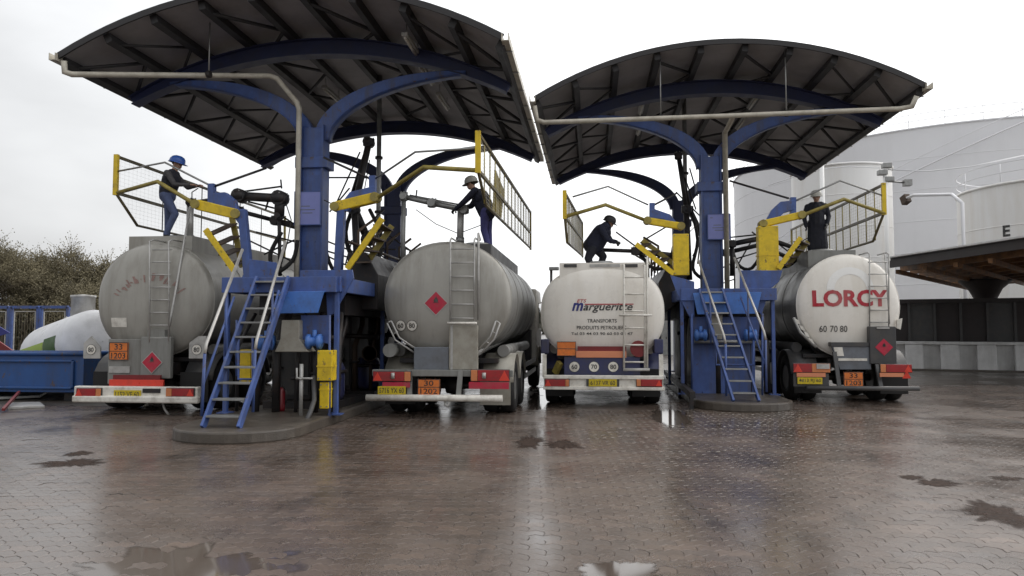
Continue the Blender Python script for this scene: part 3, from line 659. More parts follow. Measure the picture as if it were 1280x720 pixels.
    for sx in (-1, 1):
        if not T.get('noflap'):
            Box(cx + sx * .62, cx + sx * 1.2, yb + .56, yb + .575, .2, .78).build('mudflap', 'black' if not T.get('flapgrey') or sx < 0 else T['flapgrey'], t)
    # side guards / hose tubes
    for sx in (-1, 1):
        sg = MB()
        for z in (.55, .8): sg.beam((cx + sx * 1.2, yb + 3.4, z), (cx + sx * 1.2, yb + ln + .6, z), .03, .1)
        sg.build('side_guard', 'steel', t)
        Tube([(cx + sx * 1.02, yr + .35, 1.2), (cx + sx * 1.02, yr + ln - 1, 1.2)], .115, 14).build('hose_tube', T.get('tubemat', 'tankg'), t)
    # cab
    y0c = yb + ln + 1.0; mc = T.get('cabmat', 'white2')
    cabm = MB(); pr = [(0, .75), (2.0, .75), (2.02, 1.5), (1.86, 2.45), (1.6, 2.72), (.05, 2.72), (0, 2.6)]
    cabm.prism([(cx - 1.2, y0c + u, v) for u, v in pr], (2.4, 0, 0)); cab = cabm.build('cab', mc, t, bev=.05)
    MB().prism([(cx - 1.05, y0c + 2.03, 1.55), (cx + 1.05, y0c + 2.03, 1.55), (cx + .98, y0c + 1.89, 2.4), (cx - .98, y0c + 1.89, 2.4)], (0, .015, 0)).build('windscreen', 'glass', cab)
    Box(cx - .8, cx + .8, y0c - .012, y0c + .003, 1.7, 2.4).build('rear_window', 'glass', cab)
    for sx in (-1, 1):
        q(lambda m: m.prism([(cx + sx * 1.2, y0c + .9, 1.6), (cx + sx * 1.2, y0c + 1.85, 1.6), (cx + sx * 1.2, y0c + 1.72, 2.35), (cx + sx * 1.2, y0c + .9, 2.35)], (sx * .008, 0, 0))).build('side_window', 'glass', cab)
        mm = MB(); mm.tube([(cx + sx * 1.2, y0c + 1.9, 2.4), (cx + sx * 1.42, y0c + 2.0, 2.35), (cx + sx * 1.42, y0c + 2.0, 1.8)], .018, 6); mm.box(cx + sx * 1.42 - .1, cx + sx * 1.42 + .1, y0c + 1.93, y0c + 1.99, 1.8, 2.3)
        mm.build('mirror', 'black', cab)
    Tube([(cx + .6, y0c - .2, .9), (cx + .6, y0c - .2, 2.9)], .07, 10).build('exhaust_stack', 'dark', t)
    Box(cx - 1.1, cx + 1.1, y0c - .7, y0c - .3, .8, 1.6).build('locker', 'charcoal', t, bev=.02)
    return t

def px_box(x0, y0, x1, y1, Y, th=.03):
    a, b_ = aY(x0, y1, Y), aY(x1, y0, Y); return (a.x, b_.x, Y, Y + th, a.z, b_.z)
def ladder(t, xl, xr, yt, yb_, Y, m, rungs, r=.016, ytop=None, name='ladder'):
    """vertical ladder: px columns xl, xr from py yt to py yb_ at depth Y; top hooks over to depth ytop"""
    a, b_, c, d = aY(xl, yt, Y), aY(xr, yt, Y), aY(xl, yb_, Y), aY(xr, yb_, Y)
    mb = MB()
    for p, q_ in ((a, c), (b_, d)):
        pts = [q_, p]
        if ytop: pts += [Vector((p.x, Y + .12, p.z + .05)), Vector((p.x, ytop, p.z + .05))]
        mb.tube(pts, r, 8)
    lo = mb.build(name, m, t)
    for k in range(rungs):
        z = c.z + (a.z - c.z) * (k + .35) / rungs
        Tube([(c.x, Y, z), (d.x, Y, z)], r * .85, 6).build('rung', m, lo)
    return lo
def diamond(t, px, py, h, Y, fy=None, bm='pale'):
    c = aY(px, py, Y); r_ = h
    f = fy or (lambda x, z: Y)
    def dia(k, off, m, nm, par):
        n = 6; vs = []; 
        pts = [(c.x - k, c.z), (c.x, c.z - k), (c.x + k, c.z), (c.x, c.z + k)]
        mb = MB()
        def fn(u, v):
            x = c.x + k * (u - v); z = c.z + k * (u + v - 1); return (x, f(x, z) - off, z)
        mb.grid(fn, 8, 8, False); return mb.build(nm, m, par)
    pl = dia(r_ * 1.1, .004, bm, 'hazard_placard', t); dia(r_, .007, 'red', 'red_field', pl)
    fl = [(-.16, .1), (.16, .1), (.2, .25), (.12, .42), (.1, .34), (.04, .62), (-.04, .45), (-.08, .5), (-.12, .34), (-.2, .3)]
    MB().add([(c.x + x * r_, f(c.x + x * r_, c.z + z * r_) - .011, c.z + z * r_) for x, z in fl] , [tuple(range(len(fl)))]).build('flame', 'ink', pl)
    MB().add([(c.x + x * r_, f(c.x + x * r_, c.z + z * r_) - .011, c.z + z * r_) for x, z in [(-.24, .03), (.24, .03), (.24, .075), (-.24, .075)]], [(0, 1, 2, 3)]).build('flame_bar', 'ink', pl)
    return pl
def orange_plate(t, x0, y0, x1, y1, Y, top, bot):
    bx = px_box(x0, y0, x1, y1, Y, .02); o = Box(*bx).build('hazard_number_plate', 'orange', t, bev=.004)
    xm = (bx[0] + bx[1]) / 2; zm = (bx[4] + bx[5]) / 2; wd = bx[1] - bx[0]; hh = bx[5] - bx[4]; e = .012
    fr = MB(); yy = Y - .003
    for a_ in ((bx[0], bx[1], yy, Y, bx[4], bx[4] + e), (bx[0], bx[1], yy, Y, bx[5] - e, bx[5]), (bx[0], bx[0] + e, yy, Y, bx[4] + e, bx[5] - e), (bx[1] - e, bx[1], yy, Y, bx[4] + e, bx[5] - e), (bx[0] + e, bx[1] - e, yy, Y, zm - e / 2, zm + e / 2)): fr.box(*a_)
    fr.build('plate_border', 'ink', o)
    if top:
        lettering(top, xm, zm + hh * .25, hh * .33, lambda x, z: Y - .004, 'ink', o, width=wd * .42, bold=.01)
        lettering(bot, xm, zm - hh * .25, hh * .33, lambda x, z: Y - .004, 'ink', o, width=wd * .76, bold=.01)
    return o
def number_plate(t, x0, y0, x1, y1, Y, s):
    bx = px_box(x0, y0, x1, y1, Y, .015); o = Box(*bx).build('number_plate', 'plate', t, bev=.003)
    lettering(s, (bx[0] + bx[1]) / 2, (bx[4] + bx[5]) / 2, (bx[5] - bx[4]) * .62, lambda x, z: Y - .003, 'ink', o, width=(bx[1] - bx[0]) * .88, bold=.005)
def tail_light(t, x0, y0, x1, y1, Y, split=.3, side=1):
    bx = px_box(x0, y0, x1, y1, Y, .06); h = Box(*bx).build('tail_light', 'charcoal', t, bev=.008)
    wd = bx[1] - bx[0]; e = .012; xs = bx[0] + wd * (split if side > 0 else 1 - split)
    a_, b_ = ((bx[0] + e, xs), (xs + .006, bx[1] - e)); am, rd = (a_, b_) if side > 0 else (b_, a_)
    Box(rd[0], rd[1], Y - .02, Y + .02, bx[4] + e, bx[5] - e).build('red_lens', 'redlens', h, bev=.006)
    Box(am[0], am[1], Y - .02, Y + .02, bx[4] + e, bx[5] - e).build('amber_lens', 'amber', h, bev=.006)
    # reflector triangle on the outer end
    xo = bx[1] - wd * .13 if side > 0 else bx[0] + wd * .13; zt = bx[5] - e * 1.5; zb = bx[4] + e * 1.5; k = (zt - zb) * .55
    MB().add([(xo - k, Y - .023, zb), (xo + k, Y - .023, zb), (xo, Y - .023, zt)], [(0, 1, 2)]).build('triangle_reflector', 'redband', h)
def disc(t, px, py, r_, Y, s, fy=None):
    c = aY(px, py, Y); f = fy or (lambda x, z: Y); n = 24
    def d(rr, off, m, nm, par): return MB().add([(c.x, f(c.x, c.z) - off, c.z)] + [(c.x + rr * math.cos(2 * math.pi * i / n), f(c.x + rr * math.cos(2 * math.pi * i / n), c.z + rr * math.sin(2 * math.pi * i / n)) - off, c.z + rr * math.sin(2 * math.pi * i / n)) for i in range(n)], [(0, 1 + i, 1 + (i + 1) % n) for i in range(n)]).build(nm, m, par)
    o = d(r_, .005, 'ink', 'speed_disc', t); d(r_ * .92, .008, 'white2', 'disc_face', o)
    lettering(s, c.x, c.z, r_ * .85, lambda x, z: f(x, z) - .012, 'ink', o, bold=.02)

# ---------------------------------------------------------------- truck 1: grey tanker far left
Y1 = 13.1
T1 = dict(cx=-8.62, yb=Y1, yr=13.8, a=1.22, b=1.12, n=2.15, zc=2.2, len=6.4, bulge=.27, endmat='tank', shellmat='tank', cabmat='white2',
          label='grey tanker with faded red lettering, leftmost, beside the long blue skip', topbox=(-9.36, -8.0, 3.5, 13.98, 19.6, 'tank'))
t1 = truck(T1)
Yp = 13.42
Box(*px_box(134, 424, 178, 480, Yp + .05, .06)).build('rear_locker', 'greypanel', t1, bev=.012)
Box(*px_box(175, 421, 214, 473, Yp + .01, .10)).build('rear_locker', 'greypanel', t1, bev=.012)
Box(*px_box(184, 412, 206, 422, Yp + .02, .25)).build('step_bracket', 'greypanel', t1)
orange_plate(t1, 136, 428, 160, 450, Yp + .02, '33', '1203')
Box(*px_box(136, 458, 162, 466, Yp + .03, .02)).build('white_label', 'pale', t1)
diamond(t1, 190, 453, .20, Yp - .002)
Box(*px_box(141, 469, 200, 476, Yp - .1, .06)).build('red_band', 'darkred', t1)
Box(*px_box(136, 475, 204, 483, Yp - .16, .05)).build('red_band', 'redband', t1, bev=.006)
bx = px_box(92, 484, 247, 496, Y1, .14); Box(*bx).build('bumper', 'white2', t1, bev=.02)
bx = px_box(89, 496, 247, 503, Y1 - .06, .12); Box(*bx).build('bumper_bar', 'white2', t1, bev=.03)
tail_light(t1, 95, 485, 127, 496, Y1 - .03, .22, -1); tail_light(t1, 207, 485, 243, 496, Y1 - .03, .22, 1)
number_plate(t1, 142, 488, 176, 498, Y1 - .02, '1152 VF 60')
Box(*px_box(178, 486, 200, 491, Y1 - .02, .02)).build('plate_lamp', 'dark', t1)
for sx, px0, px1 in ((-1, 104, 126), (1, 236, 258)):
    z0, z1 = 448, 420
    a_, b_ = aY(px0, z0, 13.6), aY(px1, z1, 13.6)
    pl = [(a_.x, 13.6, a_.z), (b_.x, 13.6, a_.z), (b_.x, 13.6, a_.z + .22 if sx < 0 else b_.z), (a_.x + (b_.x - a_.x) * (.45 if sx < 0 else .55), 13.6, b_.z), (a_.x, 13.6, a_.z + .3)]
    MB().prism(pl, (0, .03, 0)).build('side_bracket', 'pale', t1)
    disc(t1, (px0 + px1) / 2 - 1, 437, .105, 13.598, '80')
ladder(t1, 187, 211, 302, 428, 13.44, 'pale', 8, ytop=14.0)
Tube([aY(212, 408, 13.4), aY(214, 395, 13.4), aY(238, 258, 13.85)], .022, 8).build('grab_rail', 'pale', t1)
lg = px_box(130, 397, 152, 409, 13.4); xm, zm = (lg[0] + lg[1]) / 2, (lg[4] + lg[5]) / 2
MB().grid(lambda u, v: (lg[0] + (lg[1] - lg[0]) * u, T1['fy'](lg[0] + (lg[1] - lg[0]) * u, lg[4] + (lg[5] - lg[4]) * v), lg[4] + (lg[5] - lg[4]) * v), 4, 3).build('white_label', 'white2', t1)
# worn remains of an arc of red lettering
fm = MB(); rs = random.Random(5)
for k in range(10):
    an = R(146 - 11.5 * k); c0 = aY(185, 392, 13.5)
    for kk in range(3):
        r0, r1 = sorted((rs.uniform(.62, .72), rs.uniform(.7, .8))); da = R(rs.uniform(-4, 4)); wv = rs.uniform(.012, .03)
        pts = []
        for (rr, dd) in ((r0, -wv), (r0, wv), (r1, wv), (r1, -wv)):
            x = c0.x + rr * 1.15 * math.cos(an + da) + dd; z = c0.z + rr * math.sin(an + da); pts.append((x, T1['fy'](x, z), z))
        fm.add(pts, [(0, 1, 2, 3)])
fm.build('faded_lettering', 'faded', t1)['kind'] = 'stuff'
Tube([aY(203, 503, 13.3), aY(206, 512, 13.25), aY(212, 520, 13.3), aY(214, 527, 13.4)], .02, 6).build('hanging_hose', 'pale', t1)

# ---------------------------------------------------------------- truck 2: grey tanker, centre left
Y2 = 13.2
T2 = dict(cx=-2.72, yb=Y2, yr=13.75, a=1.22, b=1.085, n=2.1, zc=2.19, len=6.0, bulge=.25, endmat='tank', shellmat='tankg', mudmat='beige', flapgrey='beige',
          label='grey tanker with red flammable diamond on its tank end, second from left', topbox=(-2.72, -1.95, 3.28, 14.15, 19.4, 'charcoal'), hatchdx=.0)
t2 = truck(T2); fy2 = T2['fy']; Yp = 13.45
dc = aY(545, 379, 13.5)
diamond(t2, 545, 379, .215, 13.5, fy2)
for px_, s_ in ((499, '60'), (514, '80')): disc(t2, px_, 407, .105, 13.5, s_, fy2)
ladder(t2, 563, 593, 300, 404, 13.42, 'pale', 6, ytop=14.0)
Tube([aY(559, 404, 13.36), aY(596, 404, 13.36)], .025, 8).build('ladder_step', 'white2', t2)
Tube([aY(598, 400, 13.45), aY(598, 302, 13.45), aY(598, 292, 13.7), aY(600, 300, 14.0)], .022, 8).build('grab_rail', 'pale', t2)
Box(*px_box(561, 407, 597, 462, Yp - .05, .12)).build('rear_locker', 'beige', t2, bev=.012)
Box(*px_box(517, 434, 561, 468, Yp - .02, .12)).build('rear_locker', 'bluegrey', t2, bev=.012)
Box(*px_box(563, 406, 566, 462, Yp - .06, .02)).build('locker_hinge', 'pale', t2)
bx = px_box(465, 463, 641, 470, Y2 + .12, .1); Box(*bx).build('rear_beam', 'greypanel', t2, bev=.01)
p0, p1 = aY(458, 497, Y2), aY(628, 498, Y2); Tube([p0, p1], .062, 14).build('bumper_bar', 'white2', t2)
for a_, b_ in ((512, 512), (576, 573)):
    MB().beam(aY(a_, 462, Y2 + .1), aY(b_, 496, Y2 + .06), .09, .05, up=(0, 1, 0)).build('bumper_bracket', 'greypanel', t2)
tail_light(t2, 466, 464, 514, 477, Y2 + .02, .18, -1); tail_light(t2, 588, 462, 637, 477, Y2 + .02, .18, 1)
Box(*px_box(478, 478, 512, 484, Y2 - .01, .04)).build('red_band', 'red', t2)
Box(*px_box(586, 478, 636, 486, Y2 - .01, .04)).build('red_band', 'red', t2)
for px_ in (491, 605): Tube([aY(px_, 466, Y2 - .03), aY(px_, 473, Y2 - .03)], .035, 10).build('marker_lamp', 'pale', t2)
number_plate(t2, 472, 483, 507, 493, Y2 - .02, '5716 YX 60')
orange_plate(t2, 522, 474, 550, 494, Y2 + .03, '30', '1202')
for pts in ([(484, 404), (494, 425), (518, 441)], [(625, 404), (618, 424), (602, 441)]):
    for dx in (0, 5 if pts[0][0] < 550 else -5):
        Tube([aY(x + dx, y - abs(dx) * .6, 13.52) for x, y in pts], .018, 6).build('hose_rack_rail', 'pale', t2)
    for k in range(4):
        u = k / 3; (xa, ya), (xb, yb2), (xc, yc2) = pts
        X = (1 - u) ** 2 * xa + 2 * u * (1 - u) * xb + u * u * xc; Yq = (1 - u) ** 2 * ya + 2 * u * (1 - u) * yb2 + u * u * yc2; dx = 5 if pts[0][0] < 550 else -5
        Tube([aY(X, Yq, 13.52), aY(X + dx, Yq - 3, 13.52)], .013, 5).build('hose_rack_rung', 'pale', t2)
Tube([aY(590, 440, 13.7), aY(655, 408, 19)], .12, 14).build('hose_tube', 'pale', t2)
Tube([aY(487, 438, 13.6), aY(500, 436, 15)], .13, 14).build('hose_tube', 'greypanel', t2)
Tube([aY(556, 498, 13.25), aY(557, 506, 13.2), aY(560, 508, 13.2), aY(563, 499, 13.22)], .025, 8).build('tow_coupling', 'pale', t2)

# ---------------------------------------------------------------- truck 3: white tanker
Y3 = 15.2
T3 = dict(cx=.215, yb=Y3, yr=15.7, a=1.29, b=.98, n=2.5, zc=1.96, len=6.2, bulge=.2, endmat='white', shellmat='white', cabmat='navy', tubemat='white2',
          label='white tanker with blue, black and red company lettering, third from left', topbox=(-.68, 1.12, 3.02, 15.64, 21.4, 'white'), mudmat='navy')
t3 = truck(T3); fy3 = T3['fy']; Yp = 15.42
for (x0, x1) in ((705, 721), (781, 797)): Box(*px_box(x0, 330, x1, 334, 15.62, .03)).build('top_slot', 'charcoal', t3)
Box(*px_box(737, 330, 775, 334, 15.63, .02)).build('top_label', 'pale', t3)
cA = aY(716, 384, 15.5); sh = .28
lettering('m', aY(722, 384, 15.5).x, aY(722, 383.5, 15.5).z, .17, lambda x, z: fy3(x, z, .008), 'blueink', t3, width=.24, bold=.03, shear=.3)
l_, r_ = aY(729, 385, 15.5), aY(791, 385, 15.5)
lettering('argueritte', (l_.x + r_.x) / 2, aY(760, 385, 15.5).z, .2, lambda x, z: fy3(x, z, .008), 'ink', t3, width=r_.x - l_.x, bold=.014, shear=.3)
lettering('ETS', aY(727, 376, 15.5).x, aY(727, 376, 15.5).z, .07, lambda x, z: fy3(x, z, .008), 'redink', t3, width=.2, bold=.01, shear=.3)
rl = px_box(731, 379.5, 792, 381, 15.5)
MB().grid(lambda u, v: (rl[0] + (rl[1] - rl[0]) * u, fy3(rl[0] + (rl[1] - rl[0]) * u, rl[4] + (rl[5] - rl[4]) * v, .009), rl[4] + (rl[5] - rl[4]) * v), 20, 1).build('red_rule', 'redink', t3)
for s_, y_, xa, xb in (('TRANSPORTS', 401, 734, 771), ('PRODUITS PETROLIERS', 409.5, 721, 783), ('Tel 03 44 03 90 60 03 02 47', 417, 714, 791)):
    A_, B_ = aY(xa, y_, 15.5), aY(xb, y_, 15.5)
    lettering(s_, (A_.x + B_.x) / 2, A_.z, .075 if y_ < 415 else .058, lambda x, z: fy3(x, z, .008), 'ink', t3, width=B_.x - A_.x, bold=.008)
bl = px_box(705, 446, 800, 471, Yp, .08); Box(*bl).build('rear_panel', 'navy', t3, bev=.012)
for px_, s_ in ((718, '60'), (742.5, '70'), (766.5, '80')): disc(t3, px_, 458.5, .112, Yp - .002, s_)
Box(*px_box(722, 433, 783, 440, Yp + .02, .06)).build('red_band', 'darkred', t3)
Box(*px_box(720, 439, 783, 447, Yp - .02, .05)).build('salmon_band', 'salmon', t3, bev=.006)
op = orange_plate(t3, 696, 427, 720, 445, Yp - .03, '', '')
bx = px_box(679, 470, 830, 473.5, Y3 - .02, .16); Box(*bx).build('bumper_top', 'white2', t3, bev=.012)
bx = px_box(680, 473.6, 829, 484, Y3 + .02, .1); Box(*bx).build('bumper', 'white2', t3)
bx = px_box(679, 484.1, 831, 487, Y3 - .02, .16); Box(*bx).build('bumper_lip', 'white2', t3, bev=.012)
tail_light(t3, 681, 473.8, 712, 483.5, Y3 - .01, .18, -1); tail_light(t3, 795, 473.8, 828, 483.5, Y3 - .01, .18, 1)
Box(*px_box(733, 473.8, 774, 483.6, Y3 - .005, .02)).build('plate_frame', 'charcoal', t3)
number_plate(t3, 736, 474.3, 771, 483, Y3 - .02, '6137 VR 60')
for x0, x1 in ((676, 686), (818, 829)):
    Box(*px_box(x0, 424, x1, 442, 15.5, .5)).build('side_locker', 'navy', t3, bev=.02)
for x0, x1 in ((678, 683), (824, 829)): Box(*px_box(x0, 443, x1, 471, 15.32, .05)).build('white_stay', 'white2', t3)
ladder(t3, 780, 806, 333, 460, 15.36, 'white2', 6, r=.022, ytop=15.7)
Tube([aY(774, 394, 15.33), aY(815, 394, 15.33)], .022, 8).build('ladder_step', 'white2', t3)
Tube([aY(779, 462, 15.3), aY(812, 462, 15.3)], .03, 8).build('ladder_step', 'pale', t3)
Tube([aY(809, 462, 15.35), aY(809, 330, 15.35), aY(809, 322, 15.6), aY(812, 330, 15.9)], .022, 8).build('grab_rail', 'white2', t3)
cc = aY(798, 436, 15.45)
q(lambda m: m.lathe([(.17, 0), (.17, .12), (.1, .14), (.001, .14)], (cc.x, 15.38, cc.z), 'y', 20)).build('valve_cap', 'darkred', t3)
MB().beam(aY(694, 466, 15.6), aY(700, 453, 15.5), .1, .12).build('hose_end', 'olive', t3)

# ---------------------------------------------------------------- truck 4: white-ended tanker, right
Y4 = 16.45
T4 = dict(cx=5.66, yb=Y4, yr=17.1, a=1.1, b=1.15, n=2.0, zc=2.13, len=6.2, bulge=.22, endmat='white', shellmat='tankg', tubemat='charcoal',
          label='tanker with large red lettering on its white round end, rightmost', topbox=(4.95, 6.0, 3.42, 17.5, 23, 'greypanel'))
t4 = truck(T4); fy4 = T4['fy']; Yp = 16.78
A_, B_ = aY(1016, 373, 16.9), aY(1111, 373, 16.9)
lettering('LORCY', (A_.x + B_.x) / 2, A_.z, .37, lambda x, z: fy4(x, z, .01), 'redink', t4, width=B_.x - A_.x, bold=.035)
for s_, xa, xb in (('60', 1024, 1033), ('70', 1037, 1046), ('80', 1049, 1058)):
    A_, B_ = aY(xa, 411, 16.95), aY(xb, 411, 16.95)
    lettering(s_, (A_.x + B_.x) / 2, A_.z, .14, lambda x, z: fy4(x, z, .01), 'ink', t4, width=B_.x - A_.x, bold=.004)
# pale arch emblem in the white paint above the name
em = MB(); c0 = aY(1063, 362, 16.9)
M['emblem'] = mat('pale_emblem', (.93, .92, .89), .25, var=.03)
em.grid(lambda u, v: (lambda x, z: (x, fy4(x, z, .005), z))(c0.x + (.34 + .16 * v) * math.cos(math.pi * (1 - u)), c0.z + (.34 + .16 * v) * math.sin(math.pi * u)), 20, 2)
em.build('arch_emblem', 'emblem', t4)
ladder(t4, 1087, 1111, 318, 408, 16.86, 'pale', 6, r=.015, ytop=17.5)
Tube([aY(1106, 318, 16.9), aY(1112, 405, 16.84)], .015, 8).build('grab_rail', 'pale', t4)
Box(*px_box(1088, 408, 1120, 455, Yp - .05, .16)).build('rear_locker', 'charcoal', t4, bev=.015)
Box(*px_box(1096, 409, 1112, 411, Yp - .07, .03)).build('locker_handle', 'pale', t4)
diamond(t4, 1105, 434, .17, Yp - .052, bm='red')
p = [aY(1040, 433, Yp), aY(1089, 433, Yp), aY(1089, 462, Yp), aY(1050, 462, Yp)]
MB().prism(p, (0, .08, 0)).build('rear_panel', 'bluegrey', t4, bev=.01)
Box(*px_box(1039, 428, 1090, 433, Yp - .02, .2)).build('panel_lip', 'charcoal', t4)
MB().prism([aY(1042, 434, Yp - .012), aY(1053, 434, Yp - .012), aY(1055, 445, Yp - .012), aY(1045, 445, Yp - .012)], (0, .008, 0)).build('white_label', 'white2', t4)
Box(*px_box(1048, 448, 1084, 451, Yp - .012, .01)).build('white_script_strip', 'white2', t4)
orange_plate(t4, 1055, 465, 1079, 483, Y4 + .02, '33', '1203')
MB().beam(aY(1043, 440, Yp - .03), aY(1049, 484, Y4 + .05), .08, .06, up=(0, 1, 0)).build('bumper_bracket', 'charcoal', t4)
MB().beam(aY(1096, 456, Yp - .03), aY(1101, 484, Y4 + .05), .08, .06, up=(0, 1, 0)).build('bumper_bracket', 'charcoal', t4)
Tube([aY(1008, 485, Y4), aY(1149, 486, Y4)], .05, 12).build('bumper_bar', 'charcoal', t4)
tail_light(t4, 991, 454, 1038, 466, Y4 + .02, .5, -1); tail_light(t4, 1100, 455, 1140, 466, Y4 + .02, .18, 1)
Box(*px_box(1021, 455, 1037, 461, Y4 - .02, .03)).build('reversing_lamp', 'pale', t4)
for x0, x1 in ((996, 1032), (1100, 1130)): Box(*px_box(x0, 466.3, x1, 471, Y4, .03)).build('salmon_band', 'salmon', t4)
MB().add([aY(1128, 473, Y4), aY(1139, 473, Y4), aY(1133.5, 463, Y4 - .01)], [(0, 1, 2)]).build('triangle_reflector', 'redband', t4, solid=.01)
number_plate(t4, 997, 472, 1028, 480, Y4 - .01, '4813 RJ 60')
Box(*px_box(992, 467, 1036, 483, Y4 + .04, .03)).build('light_board', 'charcoal', t4)
for x0, y0_, x1, y1_, n_ in ((993, 398, 1016, 430, 4),):
    for k in range(n_):
        u = k / n_; px_, py_ = x0 + (x1 - x0) * u, y0_ + (y1_ - y0_) * u
        MB().prism([aY(px_, py_, 16.95), aY(px_ + 5, py_ + 2, 16.95), aY(px_ + 8, py_ + 8, 16.95), aY(px_ + 3, py_ + 6, 16.95)], (0, .04, 0)).build('hose_rack_lug', 'white2', t4)
    Tube([aY(992, 397, 16.98), aY(1000, 415, 16.98), aY(1020, 434, 16.98)], .035, 8).build('hose_rack', 'pale', t4)
MB().prism([aY(1121, 400, 16.98), aY(1128, 398, 16.98), aY(1126, 412, 16.98), aY(1121, 410, 16.98)], (0, .04, 0)).build('hose_rack_lug', 'white2', t4)
# ================================================================== LOADING PLATFORMS, STAIRS, GANGWAYS
def platform(cx, y0, y1, label):
    zt, hw = 2.5, 1.02
    t = root('loading_platform', label, 'platform', (cx, y0, .17), 'loading platforms on the islands')
    n = int((y1 - y0) / .5); 
    for k in range(n):      # deck of chequer plates
        ya, yb = y0 + (y1 - y0) * k / n, y0 + (y1 - y0) * (k + 1) / n - .012
        Box(cx - hw + .06, cx + hw - .06, ya, yb, zt - .04, zt).build('deck_plate', 'dark', t)
    for sx in (-1, 1):
        Box(cx + sx * hw - .05, cx + sx * hw + .05, y0 + .05, y1, zt - .24, zt + .02).build('edge_beam', 'blue', t, bev=.008)
    Box(cx - hw, cx + hw, y0 - .05, y0 + .045, zt - .25, zt + .015).build('front_beam', 'blue', t, bev=.008)
    for yy in (y0 + .12, y0 + 2.9, y0 + 5.6, y1 - .15):
        for sx in (-1, 1):
            lg_ = Box(cx + sx * (hw - .03) - .038, cx + sx * (hw - .03) + .038, yy - .038, yy + .038, .17, zt - .24).build('leg', 'blue', t, bev=.006)
            Box(cx + sx * (hw - .03) - .11, cx + sx * (hw - .03) + .11, yy - .11, yy + .11, .165, .185).build('foot_plate', 'blue', lg_)
    for yy in np.arange(y0 + .9, y1 - .3, 1.3):
        Box(cx - hw + .05, cx + hw - .05, yy - .04, yy + .04, zt - .2, zt - .042).build('cross_beam', 'blue', t)
    Box(cx - .82, cx + .82, y0 + 1.0, y1 - .3, 1.88, 2.25).build('pipe_tray', 'dark', t)
    for k in range(6): Tube([(cx - .9 + .36 * k, y0 + .35, .17), (cx - .9 + .36 * k, y0 + .35 + .1 * (k % 2), 1.3), (cx - .8 + .32 * k, y0 + .8, 1.9)], .035 + .02 * (k % 3), 8).build('riser_pipe', 'dark', t)
    # deck handrails on the rear half
    for sx in (-1, 1):
        hr = MB(); x = cx + sx * hw
        hr.tube([(x, y0 + 4.6, zt + 1.0), (x, y1 - .05, zt + 1.0)], .022, 8); hr.tube([(x, y0 + 4.6, zt + .52), (x, y1 - .05, zt + .52)], .018, 8)
        h = hr.build('handrail', 'dark', t)
        for k in range(4): yy = y0 + 4.6 + k * (y1 - y0 - 4.7) / 3; Tube([(x, yy, zt), (x, yy, zt + 1.0)], .022, 8).build('rail_post', 'dark', h)
    return t
plat1 = platform(-5.35, 12.15, 20.6, 'blue steel loading platform on the nearer island, between two grey tankers')
plat2 = platform(3.0, 16.75, 25.0, 'blue steel loading platform on the farther island, right of the white tanker')

# platform 1 front: tray, gussets, panels
def pprism(pts, Y, th, name, m, par, bev=.006): return MB().prism([aY(x, y, Y) for x, y in pts], (0, th, 0)).build(name, m, par, bev=bev)
tr = pprism([(346, 365), (405, 364), (397, 391), (340, 392)], 12.0, .03, 'tray_front', 'blue2', plat1)
MB().prism([aY(346, 365, 12.03), aY(405, 364, 12.03), aY(405, 364, 12.03) + Vector((-.04, .45, .05)), aY(346, 365, 12.03) + Vector((.02, .45, .05))], (0, 0, -.02)).build('tray_top', 'blue2', plat1)
pprism([(375, 338), (440, 337), (442, 348), (432, 366), (417, 392), (409, 396), (407, 352), (375, 351)], 12.3, .05, 'gusset_panel', 'blue', plat1)
pprism([(312, 324), (345, 328), (345, 352), (300, 352)], 12.6, .05, 'gusset_panel', 'blue', plat1)
pprism([(376, 394), (412, 394), (412, 430), (376, 424)], 12.25, .04, 'front_panel', 'blue', plat1)
pprism([(308, 350), (345, 350), (345, 366), (308, 366)], 12.35, .05, 'landing_edge', 'blue', plat1)
# meter housing under the tray
pprism([(352, 400), (374, 400), (374, 424), (386, 440), (343, 440), (350, 424)], 12.1, .35, 'meter_housing', 'beige', plat1, .015)
for px_, py_ in ((333, 428), (393, 427)):
    c = aY(px_, py_, 12.15)
    v = q(lambda m: [m.lathe([(.001, -.14), (.13, -.12), (.13, -.07), (.08, -.05), (.08, .05), (.13, .07), (.13, .12), (.001, .14)], c, 'x', 16), m.tube([c, c + Vector((0, 0, .2))], .04, 8)]).build('valve_body', 'blue2', plat1)
c0, c1 = aY(322, 429, 12.3), aY(404, 429, 12.3); Tube([c0, c1], .05, 10).build('manifold_pipe', 'steel', plat1)
# thin blue frames at either side below the deck
for pts in ([(412, 394), (412, 522), (397, 522)], [(296, 470), (296, 400)], [(298, 424), (298, 474), (316, 474), (316, 420)]):
    Tube([aY(x, y, 12.1) for x, y in pts], .022, 8).build('guard_frame', 'blue', plat1)
# yellow housings
def yellow_box(parent, x0, y0_, x1, y1_, Y, dep=.22, lid=.4, nm='counterweight_box'):
    bx = px_box(x0, y0_, x1, y1_, Y, dep); o = Box(*bx).build(nm, 'yellow', parent, bev=.012)
    zc_ = bx[4] + (bx[5] - bx[4]) * lid
    Box(bx[0] - .006, bx[1] + .006, Y - .006, Y + dep + .006, zc_, zc_ + .025).build('seam_strip', 'yellow', o)
    bm = MB()
    for xx in (bx[0] + .03, bx[1] - .03):
        for zz in (bx[4] + .04, bx[5] - .04): bm.lathe([(.012, 0), (.012, -.015)], (xx, Y, zz), 'y', 6, False)
    bm.build('bolts', 'steel', o)
    return o
yellow_box(plat1, 299, 437, 313, 479, 12.3, .2, .55)
yellow_box(plat1, 396, 438, 415, 476, 12.0, .25, .45)
yellow_box(plat1, 399, 478, 411, 511, 12.05, .18, .7)

